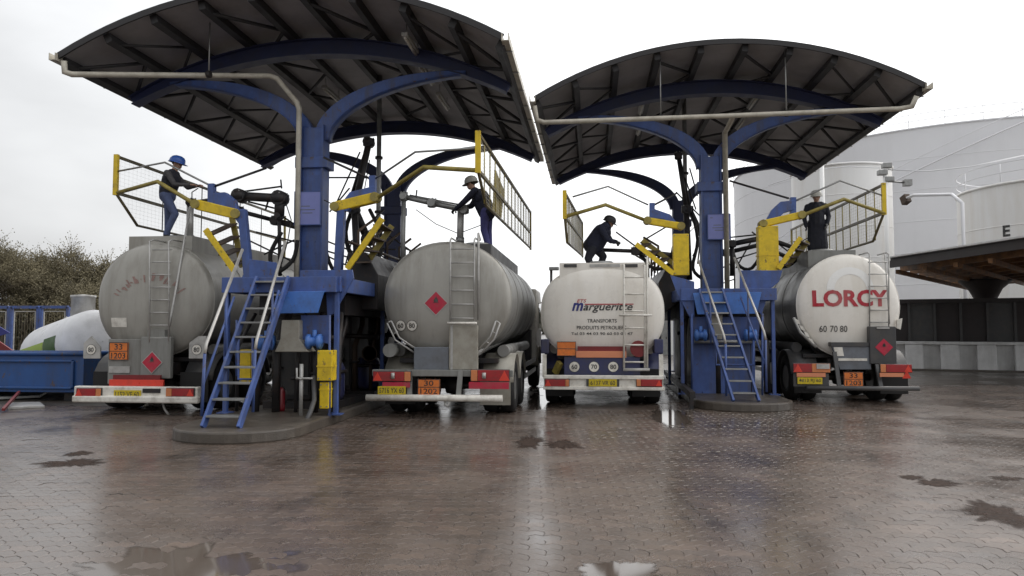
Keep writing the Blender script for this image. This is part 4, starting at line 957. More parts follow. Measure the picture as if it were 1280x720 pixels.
# platform 2 front
tr2 = pprism([(866, 366), (952, 365), (946, 392), (872, 393)], 16.6, .03, 'tray_front', 'blue2', plat2)
pprism([(838, 344), (868, 352), (868, 396), (862, 396), (846, 366)], 16.75, .05, 'gusset_panel', 'blue', plat2)
pprism([(925, 338), (978, 338), (974, 352), (962, 362), (952, 394), (925, 362)], 16.8, .05, 'gusset_panel', 'blue', plat2)
pprism([(862, 396), (950, 396), (948, 430), (864, 430)], 16.9, .04, 'front_panel', 'blue', plat2)
pprism([(866, 430), (944, 430), (944, 492), (866, 492)], 17.05, .04, 'lower_panel', 'blue', plat2)
for px_, py_ in ((876, 419), (938, 419)):
    c = aY(px_, py_, 16.7)
    q(lambda m: [m.lathe([(.001, -.15), (.13, -.12), (.13, -.07), (.08, -.05), (.08, .05), (.13, .07), (.13, .12), (.001, .15)], c, 'x', 16), m.tube([c, c + Vector((0, 0, .2))], .04, 8)]).build('valve_body', 'blue2', plat2)
Tube([aY(868, 427, 16.75), aY(946, 427, 16.75)], .04, 10).build('manifold_pipe', 'steel', plat2)
pprism([(887, 392), (903, 392), (903, 424), (887, 424)], 16.72, .12, 'meter_housing', 'beige', plat2)
for pts in ([(865, 392), (865, 494)], [(953, 392), (953, 494)], [(895, 418), (895, 456), (942, 456), (942, 425)]):
    Tube([aY(x, y, 16.65) for x, y in pts], .024, 8).build('guard_frame', 'blue', plat2)

# ---- stairs
def stair(label, base, top, Yb, Yt, wd, nt_, rails, par_z=.17):
    """base/top: centre points (x, z); rails: two handrail polylines"""
    xb, xt = base[0], top[0]; zt = top[1]
    t = root('access_stair', label, 'stair', (xb, Yb, .17), 'blue access stairs')
    d = Vector((xt - xb, Yt - Yb, zt - .17))
    for sx in (-1, 1):
        p = Vector((xb + sx * wd / 2, Yb, .17)); MB().beam(p, p + d, .045, .12, up=(0, -1, .6)).build('stringer', 'blue', t, bev=.006)
    for k in range(nt_):
        c = Vector((xb, Yb, .17)) + d * ((k + .7) / nt_)
        Box(c.x - wd / 2 + .028, c.x + wd / 2 - .028, c.y - .09, c.y + .1, c.z - .018, c.z + .012).build('tread', 'steel', t, bev=.004)
    for pts, low in rails:
        h = Tube(pts, .025, 8).build('handrail', 'galv', t)
        # end post and mid rail in blue
        e = Vector(low); Tube([pts[0], e], .024, 8).build('rail_post', 'blue', h)
        m0 = Vector(pts[0]) * .5 + e * .5; Tube([m0, m0 + (Vector(pts[-1]) - Vector(pts[0])) * .8], .02, 8).build('mid_rail', 'blue', h)
        mp_ = Vector(pts[0]) * .45 + Vector(pts[-1]) * .55; dn = mp_.copy(); dn.z -= 1.0; Tube([mp_, dn], .02, 8).build('rail_post', 'blue', h)
    return t
yA, yB = 10.4, 12.1
st1 = stair('blue steel stair with bright handrails on the nearer island', (-5.44, 0), (-5.44, 2.5), yA, yB, .56, 10,
            [([aY(256, 442, 10.45), aY(258, 430, 10.5), aY(303, 312, 11.7)], aY(252, 520, 10.5)), ([aY(319, 437, 10.95), aY(321, 425, 11.0), aY(357, 302, 12.0)], aY(316, 515, 11.0))])
st2 = stair('blue steel stair with bright handrails on the farther island', (3.06, 0), (2.62, 2.5), 15.25, 16.7, .5, 10,
            [([aY(907, 430, 15.7), aY(905, 420, 15.75), aY(873, 325, 16.7)], aY(908, 495, 15.7)), ([aY(957, 425, 15.7), aY(955, 415, 15.75), aY(918, 322, 16.7)], aY(958, 490, 15.7))])

# ---- gangways: pivot head, sprung arm, link rods and a long guard rail beyond the tank
def gangway(label, loc, post, head, stub, arm, thick, thin, tie, panel, flap, Y, ybox=None, armt=.2, openc=False):
    t = root('loading_gangway', label, 'gangway', loc, 'hinged gangways over the tankers')
    if post: MB().beam(aY(*post[0], Y), aY(*post[1], Y), .15, .15, up=(0, 1, 0)).build('pivot_post', 'blue', t, bev=.012)
    hd = MB().prism([aY(x, y, Y - .07) for x, y in head], (0, .14, 0)).build('pivot_head', 'blue', t, bev=.01)
    MB().beam(aY(*stub[0], Y), aY(*stub[1], Y), .12, .12, up=(0, 1, 0)).build('head_stub', 'blue', hd)
    MB().beam(aY(*arm[0], Y), aY(*arm[1], Y), .16, armt, up=(0, 0, 1)).build('spring_arm', 'yellow', t, bev=.02)
    for k in (0, 1): c = aY(*arm[k], Y); q(lambda m: m.lathe([(.09, -.12), (.09, .12)], c, 'y', 14)).build('pivot_pin', 'olive', t)
    if ybox: yellow_box(t, *ybox, Y - .12, .26, .35, 'spring_housing')
    Yn, Yf, X0, X1, zt, zm, zb, zfar = panel
    yy = [Y, Y + (Yn - Y) * .5, Yn]
    Tube([aY(x, y, k) for (x, y), k in zip(thick, yy)], .042, 8).build('link_rod', 'olive', t)
    Tube([aY(x, y, k) for (x, y), k in zip(thin, yy)], .02, 8).build('upper_link_rod', 'steel', t)
    Tube([aY(*tie[0], Y), aY(*tie[1], Y + .6)], .024, 6).build('tie_bar', 'dark', t)
    # guard rail along the truck
    def G(u, z): return Vector((X0 + (X1 - X0) * u, Yn + (Yf - Yn) * u, z + zfar * u))
    gp = MB(); gp.beam(G(0, zt), G(1, zt), .05, .055)
    top = gp.build('guard_top_rail', 'brownolive', t)
    MB().beam(G(0, zm), G(1, zm), .05, .06).build('guard_mid_rail', 'brownolive', t)
    MB().tube([G(0, zm), G(.09, zb), G(1, zb)], .03, 6).build('guard_bottom_rail', 'brownolive', t)
    MB().beam(G(0, zt + .04), G(0, zm - .05), .07, .09, up=(1, 0, 0)).build('guard_end_post', 'yellow', t)
    MB().beam(G(1, zt + .04), G(1, zb - .05), .06, .06, up=(1, 0, 0)).build('guard_end_post', 'olive', t)
    nb = 14 if not openc else 5
    for k in range(1, nb):
        u = k / nb; Tube([G(u, zb), G(u, zt)], .013, 5).build('baluster', 'olive' if not openc else 'dark', t)
    wm = MB(); wr = .0026 if not openc else .0012
    for k in range(1, 60): u = k / 60; wm.tube([G(u, zb if u > .09 else zm - (zm - zb) * u / .09), G(u, zt)], wr, 3, cap=False)
    for k in range(1, 16): z = zb + (zt - zb) * k / 16; wm.tube([G(0 if z > zm else .09 * (zm - z) / (zm - zb), z), G(1, z)], wr, 3, cap=False)
    wm.build('wire_mesh', 'cream', t)['kind'] = 'stuff'
    # folding step flap
    (a0, a1), (b0, b1) = flap; dY = .75
    P0, P1, Q0, Q1 = aY(*a0, Y - .15), aY(*a1, Y - .15), aY(*b0, Y - .15 + dY), aY(*b1, Y - .15 + dY)
    for p_, q_ in ((P0, P1), (Q0, Q1)): MB().beam(p_, q_, .05, .11).build('flap_stringer', 'yellow' if p_ is P0 else 'olive', t)
    for k in range(4):
        u = (k + .5) / 4; a_, b_ = P0.lerp(P1, u), Q0.lerp(Q1, u)
        MB().beam(a_, b_, .2, .03).build('flap_step', 'brown', t)
    return t
gangway('yellow gangway folded over the leftmost tanker, beside the worker in jeans', (-6.1, 13.4, 2.5), [(311, 345), (303, 262)], [(302, 285), (293, 250), (281, 240), (266, 241), (266, 256), (283, 259), (291, 270)], [(265, 257), (265, 230)],
        [(297, 268), (247, 256)], [(250, 259), (197, 227), (147, 241)], [(265, 233), (206, 203), (148, 214)], [(268, 233), (333, 210)],
        (14.15, 22.6, -9.8, -9.8, 5.2, 4.44, 3.86, 0), (((257, 287), (293, 338)), ((290, 272), (303, 334))), 13.45, openc=True)
gangway('yellow gangway lowered over the second grey tanker, right of the nearer column', (-4.7, 13.6, 2.5), [(423, 338), (427, 262)], [(420, 262), (437, 240), (468, 232), (468, 244), (448, 250), (434, 264)], [(466, 250), (466, 220)],
        [(420, 259), (470, 247)], [(466, 251), (530, 209), (597, 213)], [(470, 223), (519, 190), (597, 185)], [(464, 224), (405, 197)],
        (12.3, 22.4, -1.92, -1.86, 4.97, 4.33, 3.86, .22), (((434, 336), (478, 273)), ((455, 334), (490, 282))), 13.7)
gangway('yellow gangway reaching left over the white tanker', (2.1, 17.2, 2.5), None, [(850, 284), (838, 268), (818, 261), (812, 262), (812, 272), (830, 274), (842, 284)], [(815, 276), (815, 254)],
        [(851, 283), (809, 276)], [(811, 277), (757, 256), (706, 271)], [(810, 256), (760, 233), (716, 246)], [(818, 256), (845, 242)],
        (16.6, 24.6, -.6, -.3, 4.72, 4.16, 3.62, .42), (((795, 305), (842, 342)), ((803, 300), (850, 336))), 17.25, (842, 292, 861, 344), .16)
gangway('yellow gangway reaching right over the tanker with red lettering', (4.2, 17.2, 2.5), None, [(953, 284), (965, 262), (976, 252), (993, 250), (993, 262), (980, 266), (970, 276)], [(991, 268), (991, 247)],
        [(953, 280), (1001, 269)], [(998, 271), (1055, 249), (1106, 267)], [(992, 252), (1050, 226), (1105, 245)], [(986, 248), (912, 226)],
        (17.7, 25.6, 6.72, 6.72, 4.95, 4.3, 3.72, 0), (((973, 336), (1001, 297)), ((983, 333), (1010, 302))), 17.25, (949, 282, 973, 340), .16)

# brown plate leaning inside the second gangway's guard
bp_ = MB().prism([Vector((-1.985, 14.6, 3.95)), Vector((-1.985, 15.9, 4.05)), Vector((-1.985, 16.4, 4.75)), Vector((-1.985, 14.9, 4.9))], (.03, 0, 0)).build('infill_plate', 'olive', org=(-1.98, 15.4, 3.95))
tag(bp_, 'small brown yellow plate hung on the guard rail behind the worker with a white helmet', 'plate')

# ---- loading arms: jointed dark pipes with swivels
def loading_arm(label, base, pts, rads, drop, dropmat='pale', m='dark', ex=()):
    P = [aY(x, y, Y) for x, y, Y in pts]
    t = root('loading_boom', label, 'loading boom', (P[0].x, P[0].y, P[0].z), 'jointed loading booms')
    for k in range(len(P) - 1):
        Tube([P[k], P[k + 1]], rads[k], 10).build('pipe', m, t)
    for p, r_ in zip(P[1:], rads):
        sw = q(lambda mm: [mm.lathe([(r_ * 1.1, -.1), (r_ * 1.75, -.08), (r_ * 1.75, .08), (r_ * 1.1, .1)], p, 'z', 14), mm.lathe([(r_ * 1.5, -.13), (r_ * 1.5, .13)], p, 'y', 12)]).build('swivel_joint', m, t)
        f_ = MB()
        for j in range(6): f_.lathe([(.014, 0), (.014, .03)], p + Vector((r_ * 1.45 * math.cos(j), r_ * 1.45 * math.sin(j), .08)), 'z', 6, False)
        f_.build('bolts', 'steel', sw)
    if drop:
        (x0, y0_, Y0), (x1, y1_, Y1_) = drop
        a_, b_ = aY(x0, y0_, Y0), aY(x1, y1_, Y1_)
        d = Tube([a_, b_], .075, 12).build('drop_tube', dropmat, t)
        q(lambda mm: mm.tube([a_.lerp(b_, .82), a_.lerp(b_, 1.0)], .095, 12)).build('tube_collar', 'steel', d)
    for (xa, ya), (xb, yb_) in ex: Tube([aY(xa, ya, pts[1][2] + .1), aY(xb, yb_, pts[1][2] + .25)], .02, 6).build('stay_rod', m, t)
    # lever handle
    Tube([P[-1], P[-1] + Vector((.05, -.1, .22)), P[-1] + Vector((.2, -.12, .3))], .012, 6).build('lever', m, t)
    return t
loading_arm('dark jointed loading boom reaching over the leftmost tanker', 0, [(350, 345, 15.0), (349, 270, 15.0), (350, 248, 15.0), (300, 245, 15.0), (240, 254, 15.0)], [.04, .11, .1, .055], ((238, 254, 15.0), (237, 303, 15.0)), ex=[((300, 240), (352, 233)), ((345, 265), (372, 283)), ((352, 235), (351, 225)), ((310, 252), (350, 262)), ((335, 252), (332, 262))])
loading_arm('second dark loading boom, below the first, beside the nearer blue column', 0, [(402, 345, 16.0), (402, 292, 16.0), (345, 276, 16.0), (300, 264, 15.7)], [.05, .07, .05], None, ex=[((310, 300), (372, 330)), ((330, 318), (368, 300)), ((320, 290), (400, 310))])
loading_arm('grey loading boom held by the worker on the second grey tanker', 0, [(503, 345, 16.0), (505, 246, 16.0), (540, 254, 16.0), (580, 262, 16.0)], [.05, .06, .065], ((576, 264, 16.0), (575, 304, 16.0)), m='steel', ex=[((512, 244), (575, 256)), ((520, 248), (521, 238))])
loading_arm("folded dark loading boom standing upright behind the second grey tanker's gangway", 0, [(447, 345, 17), (443, 262, 17), (461, 178, 17), (438, 250, 17.4), (460, 300, 17.6)], [.08, .08, .05, .1], None, ex=[((410, 222), (470, 222)), ((420, 255), (450, 190)), ((412, 265), (437, 235)), ((405, 318), (440, 335)), ((452, 300), (490, 330)), ((470, 300), (455, 335)), ((480, 290), (520, 318)), ((405, 300), (450, 318)), ((465, 330), (500, 290)), ((440, 300), (432, 330)), ((455, 285), (480, 262)), ((448, 310), (495, 312))])
loading_arm('dark loading boom reaching over the white tanker', 0, [(846, 348, 18.2), (846, 320, 18.2), (795, 314, 18.3), (742, 312, 18.6)], [.08, .07, .05], None, ex=[((770, 290), (800, 312)), ((805, 300), (832, 284)), ((815, 322), (850, 345))])
loading_arm('folded dark loading boom standing upright left of the farther column', 0, [(862, 350, 20), (858, 262, 20), (848, 195, 20), (862, 262, 20.4), (880, 300, 20.5)], [.08, .06, .06, .08], None, ex=[((862, 210), (872, 245)), ((872, 300), (886, 330)), ((880, 262), (872, 330)), ((866, 320), (886, 285)), ((856, 222), (870, 262)), ((845, 240), (880, 275))])
loading_arm('dark loading boom reaching right toward the tanker with red lettering', 0, [(915, 345, 19.8), (915, 305, 19.8), (955, 297, 19.8), (1000, 312, 19.6)], [.06, .07, .06], None, ex=[((910, 297), (950, 293)), ((915, 312), (955, 306)), ((940, 290), (960, 305)), ((962, 296), (995, 322))])
loading_arm('lower dark loading boom beside the farther column, beneath the other', 0, [(908, 350, 20.6), (908, 316, 20.6), (950, 306, 20.6), (985, 322, 20.4)], [.06, .06, .06], None, ex=[((915, 325), (948, 315)), ((920, 335), (940, 300)), ((945, 320), (980, 340))])
# hanging grey service pipes from the canopies
for px_, ya, yb_, Y, lab in ((474, 166, 300, 18.2, 'grey vertical pipe hanging from the nearer canopy behind the gangway'), (856, 190, 312, 21.0, 'grey vertical pipe hanging from the farther canopy left of its column')):
    p_ = aY(px_, ya, Y); e_ = aY(px_, yb_, Y); cxx, f = (C1X, arc1) if Y < 20 else (C2X, arc2)
    top = f(math.asin((p_.x - cxx) / 8.87), -.02)
    t = root('service_pipe', lab, 'pipe', (p_.x, Y, 2.5))
    Tube([(p_.x, Y, 2.5), (p_.x, Y, top.z)], .06, 10).build('pipe', 'steel', t)
    for zz in (3.2, 4.6, 6.0): q(lambda m: m.lathe([(.1, -.03), (.1, .03)], (p_.x, Y, zz), 'z', 12)).build('flange', 'dark', t)
# slack cables and tie wires across the bays
def cable(label, pts, r_=.012, m='dark'):
    P = [aY(*p) for p in pts]; o = Tube(P, r_, 5).build('cable', m, org=P[0]); tag(o, label, 'cable', 'cables over the bays')
cable('thin cable looping between the nearer column and the raised arm', [(405, 250, 15), (430, 262, 15.5), (455, 240, 16), (462, 200, 16.5)])
cable('thin cable from the second grey tanker\'s top to the loading arm', [(520, 262, 16), (545, 280, 16), (573, 292, 16), (605, 280, 16)], .01)
cable('thin cable hanging beside the leftmost loading arm', [(356, 250, 15), (364, 275, 15), (360, 300, 15), (352, 330, 15)])
cable('slack cable between the farther column and its left gangway', [(872, 280, 18.2), (862, 290, 18.2), (850, 283, 18), (835, 282, 17.8)], .01)

# black hoses slung between booms and housings
def hose(label, pts, r_=.045):
    P = [aY(*p) for p in pts]; Q = []
    for k in range(len(P) - 1):
        p0 = P[max(0, k - 1)]; p1 = P[k]; p2 = P[k + 1]; p3_ = P[min(len(P) - 1, k + 2)]
        for u in (0, .25, .5, .75): Q.append(.5 * ((2 * p1) + (p2 - p0) * u + (2 * p0 - 5 * p1 + 4 * p2 - p3_) * u * u + (3 * p1 - p0 - 3 * p2 + p3_) * u ** 3))
    Q.append(P[-1]); tag(Tube(Q, r_, 8).build('loading_hose', 'black', org=P[0]), label, 'hose', 'black hoses in the loading bays')
hose('black hose hanging in a loop left of the nearer blue column', [(352, 290, 14.9), (338, 318, 14.9), (345, 340, 14.9), (366, 325, 15.0), (372, 300, 15.0)])
hose('black hose sagging from the nearer column toward the second gangway', [(404, 300, 16.2), (415, 335, 16.2), (436, 345, 16.2), (452, 318, 16.4), (458, 290, 16.6)])
hose('black hose looping down behind the second gangway\'s folded steps', [(462, 262, 16.8), (478, 300, 16.4), (470, 340, 16.0), (492, 345, 16.0), (503, 320, 16.2)])
hose('black hose dropping from the raised boom beside the second grey tanker', [(446, 250, 17.2), (432, 290, 17.2), (444, 330, 17.0), (468, 352, 16.6)], .055)
hose('black hose hanging left of the farther blue column', [(864, 262, 20.1), (872, 300, 20), (866, 335, 19.6), (880, 350, 19.2)])
hose('black hose sagging right of the farther blue column', [(912, 300, 19.9), (922, 330, 19.9), (940, 335, 19.8), (958, 305, 19.7)])
hose('black hose lying over the shoulder of the tanker with red lettering', [(955, 305, 19.4), (968, 330, 19.0), (985, 332, 18.6), (1002, 318, 18.4)], .05)
hose('black hose curling above the white tanker\'s right shoulder', [(800, 318, 18.4), (818, 336, 18.3), (836, 330, 18.2), (842, 308, 18.2)])
# ---- pump equipment under the decks
def equipment(cx, y0, label, seed, nm='pump_skid'):
    rs = random.Random(seed); t = root(nm, label, 'pump', (cx, y0, .17))
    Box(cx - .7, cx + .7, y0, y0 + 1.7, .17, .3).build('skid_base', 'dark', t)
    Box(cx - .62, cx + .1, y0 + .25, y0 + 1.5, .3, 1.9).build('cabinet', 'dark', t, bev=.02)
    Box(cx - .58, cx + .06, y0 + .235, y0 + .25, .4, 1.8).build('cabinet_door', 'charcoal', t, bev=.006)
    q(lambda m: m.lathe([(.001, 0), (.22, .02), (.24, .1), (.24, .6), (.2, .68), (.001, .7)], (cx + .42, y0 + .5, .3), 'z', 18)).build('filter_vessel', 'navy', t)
    q(lambda m: m.lathe([(.28, .5), (.28, .56)], (cx + .42, y0 + .5, .3), 'z', 18)).build('vessel_flange', 'dark', t)
    for k in range(4):
        x = cx - .5 + k * .36 + rs.uniform(-.04, .04); y = y0 + .1 + rs.uniform(0, .15)
        Tube([(x, y, .3), (x, y, 1.2 + rs.uniform(-.2, .4)), (x, y + .5, 1.7), (x, y + .5, 2.3)], rs.choice([.04, .055, .07]), 8).build('pipe', rs.choice(['dark', 'steel', 'brown', 'dark']), t)
        zz = rs.uniform(.7, 1.1); q(lambda m: m.lathe([(.11, -.025), (.11, .025)], (x, y, zz), 'z', 12)).build('flange', 'dark', t)
    Tube([(cx - .7, y0 + .1, 1.5), (cx + .75, y0 + .1, 1.45)], .05, 8).build('header_pipe', 'dark', t)
    q(lambda m: m.lathe([(.16, 0), (.17, -.03), (.15, -.03), (.15, 0)], (cx + .6, y0 - .02, 1.1), 'y', 20)).build('hand_wheel', 'brown', t)
    return t
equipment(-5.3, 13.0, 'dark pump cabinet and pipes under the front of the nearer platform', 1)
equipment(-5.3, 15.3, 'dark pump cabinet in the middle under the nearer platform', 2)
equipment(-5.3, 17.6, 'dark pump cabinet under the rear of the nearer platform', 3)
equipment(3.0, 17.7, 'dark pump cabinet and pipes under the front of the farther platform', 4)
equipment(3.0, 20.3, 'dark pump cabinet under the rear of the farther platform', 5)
# dark housings beside the decks
def housing(label, x0, x1, ya, yb_, z0, z1, s_):
    t = root('pipe_housing', label, 'housing', ((x0 + x1) / 2, ya, z0))
    pr = [(x0, z0), (x1, z0 + (.0 if s_ > 0 else .35)), (x1, z1 - (.45 if s_ > 0 else 0)), (x1 - .25 * s_ if s_ > 0 else x0 + .25, z1), (x0, z1 - (0 if s_ > 0 else .45))]
    MB().prism([(x, ya, z) for x, z in pr], (0, yb_ - ya, 0)).build('casing', 'dark', t, bev=.02)
    for k in range(5):
        y = ya + (yb_ - ya) * (k + .5) / 5; Tube([(x0 + .05, y, z1 - .1), (x0 + .05, y, z1 + .5), (x0 + .3 * s_, y + .2, z1 + .75)], .03, 6).build('riser', 'brown', t)
    Tube([(x0 + .05, ya - .05, z1 + .2), (x0 + .05, yb_, z1 + .2)], .035, 6).build('rail', 'brown', t)
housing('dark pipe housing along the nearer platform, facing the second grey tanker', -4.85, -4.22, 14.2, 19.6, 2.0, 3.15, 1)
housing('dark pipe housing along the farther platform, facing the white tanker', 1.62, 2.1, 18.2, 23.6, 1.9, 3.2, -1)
# fire extinguisher
c = Vector((aY(351, 516, 12.6).x, 12.6, .17))
t = root('fire_extinguisher', 'red fire extinguisher standing under the nearer platform', 'extinguisher', c)
zb = aY(351, 513, 12.0).z; zt_ = aY(351, 482, 12.0).z
q(lambda m: m.lathe([(.001, .13), (.065, .135), (.07, .2), (.07, .46), (.05, .53), (.03, .55)], (c.x, c.y, .04), 'z', 18)).build('cylinder', 'extred', t)
q(lambda m: [m.lathe([(.03, .53), (.03, .60), (.001, .61)], (c.x, c.y, .04), 'z', 10), m.box(c.x - .09, c.x + .03, c.y - .015, c.y + .015, .62, .64)]).build('valve_head', 'ink', t)
Tube([(c.x + .03, c.y, .6), (c.x + .11, c.y - .02, .52), (c.x + .1, c.y - .02, .3)], .012, 6).build('hose', 'ink', t)
# pale stand pipe and bent hose in front of it
t = root('stand_pipe', 'pale stand pipe with clamp under the nearer platform', 'pipe', (aY(377, 516, 12.05).x, 12.05, .17))
a_ = aY(377, 455, 12.05); Tube([(a_.x, 12.05, .165), (a_.x, 12.05, a_.z)], .035, 8).build('pipe', 'pale', t)
Tube([aY(370, 473, 12.02), aY(391, 473, 12.02)], .018, 6).build('clamp_bar', 'pale', t)
Tube([aY(371, 460, 12.0), aY(371, 472, 12.0), aY(377, 474, 12.0)], .018, 6).build('clamp_arm', 'pale', t)
ho = Tube([aY(381, 530, 11.6) , aY(388, 515, 11.8), aY(393, 500, 12.0), aY(392, 470, 12.1)], .04, 8).build('hose', 'charcoal', org=aZ(381, 531, .17)); tag(ho, 'dark drooping hose beside the lower yellow box on the nearer island', 'hose')
t = root('guide_rail', 'dark low steel guide rail on the ground left of the farther island', 'rail', (1.75, 17, 0))
MB().beam(aZ(832, 465, .35), aZ(866, 494, .35), .1, .12).build('rail', 'dark', t)
for px_, py_ in ((834, 467), (850, 480), (864, 493)):
    a_ = aZ(px_, py_, .3); Box(a_.x - .04, a_.x + .04, a_.y - .04, a_.y + .04, -.005, .3).build('post', 'dark', t)
# ================================================================== PEOPLE
def person(label, base, rz, segs, ells, helmet, vox=.0115):
    """segs: (p, q, r0, r1, material) tapered capsules; ells: (centre, radii, material). One remeshed skin."""
    bm = bmesh.new()
    def capsule(p, q_, r0, r1):
        p, q_ = Vector(p), Vector(q_); d = q_ - p; L_ = d.length; rot = d.to_track_quat('Z', 'Y').to_matrix().to_4x4()
        n = 10; rings = []
        for k in range(5): a_ = -math.pi / 2 + math.pi / 2 * k / 4; rings.append((max(r0 * math.cos(a_), 1e-4), r0 * math.sin(a_)))
        for k in range(5): a_ = math.pi / 2 * k / 4; rings.append((max(r1 * math.cos(a_), 1e-4), L_ + r1 * math.sin(a_)))
        vs = [[bm.verts.new(p + (rot @ Vector((r_ * math.cos(2 * math.pi * j / n), r_ * math.sin(2 * math.pi * j / n), h)))) for j in range(n)] for r_, h in rings]
        for i in range(len(vs) - 1):
            for j in range(n): bm.faces.new((vs[i][j], vs[i][(j + 1) % n], vs[i + 1][(j + 1) % n], vs[i + 1][j]))
        bm.faces.new(vs[0][::-1]); bm.faces.new(vs[-1])
    for p, q_, r0, r1, m in segs: capsule(p, q_, r0, r1)
    for c, rr, m in ells: bmesh.ops.create_icosphere(bm, subdivisions=3, radius=1, matrix=Matrix.Translation(c) @ Matrix.Diagonal((*rr, 1)))
    me = bpy.data.meshes.new('person'); bm.to_mesh(me); bm.free()
    tmp = bpy.data.objects.new('tmp', me); COL.objects.link(tmp)
    md = tmp.modifiers.new('r', 'REMESH'); md.mode = 'VOXEL'; md.voxel_size = vox; md.use_smooth_shade = True
    sm = tmp.modifiers.new('s', 'SMOOTH'); sm.iterations = 3; sm.factor = .4
    dg = bpy.context.evaluated_depsgraph_get(); m2 = bpy.data.meshes.new_from_object(tmp.evaluated_get(dg)); bpy.data.objects.remove(tmp)
    mats = []
    for s in segs: mats.append(s[4]) if s[4] not in mats else None
    for s in ells: mats.append(s[2]) if s[2] not in mats else None
    for k in mats: m2.materials.append(M[k])
    nP = len(m2.polygons); C = np.zeros(nP * 3); m2.polygons.foreach_get('center', C); C = C.reshape(-1, 3)
    best = np.full(nP, 1e9); idx = np.zeros(nP, np.int32)
    for p, q_, r0, r1, m in segs:
        p, q_ = np.array(p, float), np.array(q_, float); d = q_ - p; u = np.clip(((C - p) @ d) / (d @ d + 1e-9), 0, 1)
        ds = np.linalg.norm(C - p - u[:, None] * d, axis=1) - (r0 + (r1 - r0) * u); k = ds < best; best[k] = ds[k]; idx[k] = mats.index(m)
    for c, rr, m in ells:
        rr = np.array(rr, float); e = (C - np.array(c, float)) / rr; L_ = np.linalg.norm(e, axis=1); ds = (L_ - 1) * rr.min(); k = ds < best; best[k] = ds[k]; idx[k] = mats.index(m)
    m2.polygons.foreach_set('material_index', idx); m2.polygons.foreach_set('use_smooth', np.ones(nP, bool))
    o = bpy.data.objects.new('person', m2); COL.objects.link(o); o.location = base; o.rotation_euler = (0, 0, rz); tag(o, label, 'person')
    if helmet:
        c, hm, fwd, tilt = helmet
        mb = MB(); n = 24; prof = [(.0001, .135), (.05, .13), (.095, .105), (.122, .06), (.13, .0), (.128, -.012)]
        vs = []; F = Vector(fwd).normalized(); S_ = Vector((-F.y, F.x, 0))
        for r_, h in prof:
            for j in range(n): a_ = 2 * math.pi * j / n; vs.append(F * (r_ * 1.1 * math.cos(a_)) + S_ * (r_ * math.sin(a_)) + Vector((0, 0, h)))
        for j in range(n):
            a_ = 2 * math.pi * j / n; k = .02 + .05 * max(0, math.cos(a_)) ** 2
            vs.append(F * ((.128 * 1.1 + k) * math.cos(a_)) + S_ * ((.128 + .018) * math.sin(a_)) + Vector((0, 0, -.02 - .012 * max(0, math.cos(a_)))))
        rt = Matrix.Rotation(tilt, 3, S_)
        vs = [rt @ v + Vector(c) for v in vs]
        mb.add(vs, [(i * n + j, i * n + (j + 1) % n, (i + 1) * n + (j + 1) % n, (i + 1) * n + j) for i in range(len(prof)) for j in range(n)], True)
        h = mb.build('helmet', hm, None, solid=.008); h.parent = o
    return o
def hand(w_, e_, m, curl=.5, side=1, s=1.):
    """palm, four fingers and a thumb continuing the forearm from wrist w_ (elbow e_)"""
    w_, e_ = Vector(w_), Vector(e_); d = (w_ - e_).normalized(); up = Vector((0, 0, 1)) if abs(d.z) < .8 else Vector((1, 0, 0))
    sd = d.cross(up).normalized(); nn = sd.cross(d).normalized(); o = []
    pc = w_ + d * .05 * s
    for k in (-1, 0, 1): o.append((w_ + d * .015 + sd * .014 * k, w_ + d * .085 * s + sd * .024 * k, .018, .016, m))
    for k, L_ in enumerate((.062, .075, .072, .055)):
        b_ = w_ + d * .09 * s + sd * (.034 - .0225 * k); m1 = b_ + (d * (1 - curl * .4) - nn * curl * .7) * L_ * .55; m2_ = m1 + (d * (1 - curl * 1.2) - nn * curl * 1.1) * L_ * .5
        o += [(b_, m1, .0105, .0098, m), (m1, m2_, .0098, .0085, m)]
    tb = w_ + d * .03 + sd * .03 * side; t1_ = tb + (d * .6 + sd * .75 * side - nn * .3) * .04; o += [(tb, t1_, .013, .0115, m), (t1_, t1_ + (d * .9 + sd * .2 * side - nn * .3) * .035, .0115, .009, m)]
    return o
def head(c, f, skin='skin', hair='hair'):
    c, f = Vector(c), Vector(f).normalized(); s = Vector((-f.y, f.x, 0)).normalized(); u = s.cross(f) * -1 if False else Vector((0, 0, 1))
    e = [(c, (.078, .078, .112), skin), (c + Vector((0, 0, .035)) - f * .018, (.086, .086, .088), hair), (c + f * .02 - u * .05, (.06, .06, .062), skin)]
    e += [(c + f * .083 - u * .012, (.016, .016, .022), skin), (c + s * .078, (.014, .02, .03), skin), (c - s * .078, (.014, .02, .03), skin)]
    e += [(c + f * .070 + s * .03 + u * .012, (.013, .013, .009), 'boot'), (c + f * .070 - s * .03 + u * .012, (.013, .013, .009), 'boot'), (c + f * .073 - u * .055, (.013, .02, .007), 'darkred')]
    return e
def leg(hip, knee, ank, toe, m, boot='boot', k=1.):
    hip, knee, ank, toe = map(Vector, (hip, knee, ank, toe))
    return [(hip, knee, .098 * k, .068 * k, m), (knee, ank + Vector((0, 0, .04)), .068 * k, .052 * k, m), (ank + Vector((0, 0, .02)), ank - Vector((0, 0, .03)), .05, .045, boot), (ank - Vector((0, 0, .04)), toe, .045, .036, boot)]
def arm(sh, el, wr, m, k=1.): return [(sh, el, .062 * k, .048 * k, m), (el, wr, .048 * k, .034 * k, m)]

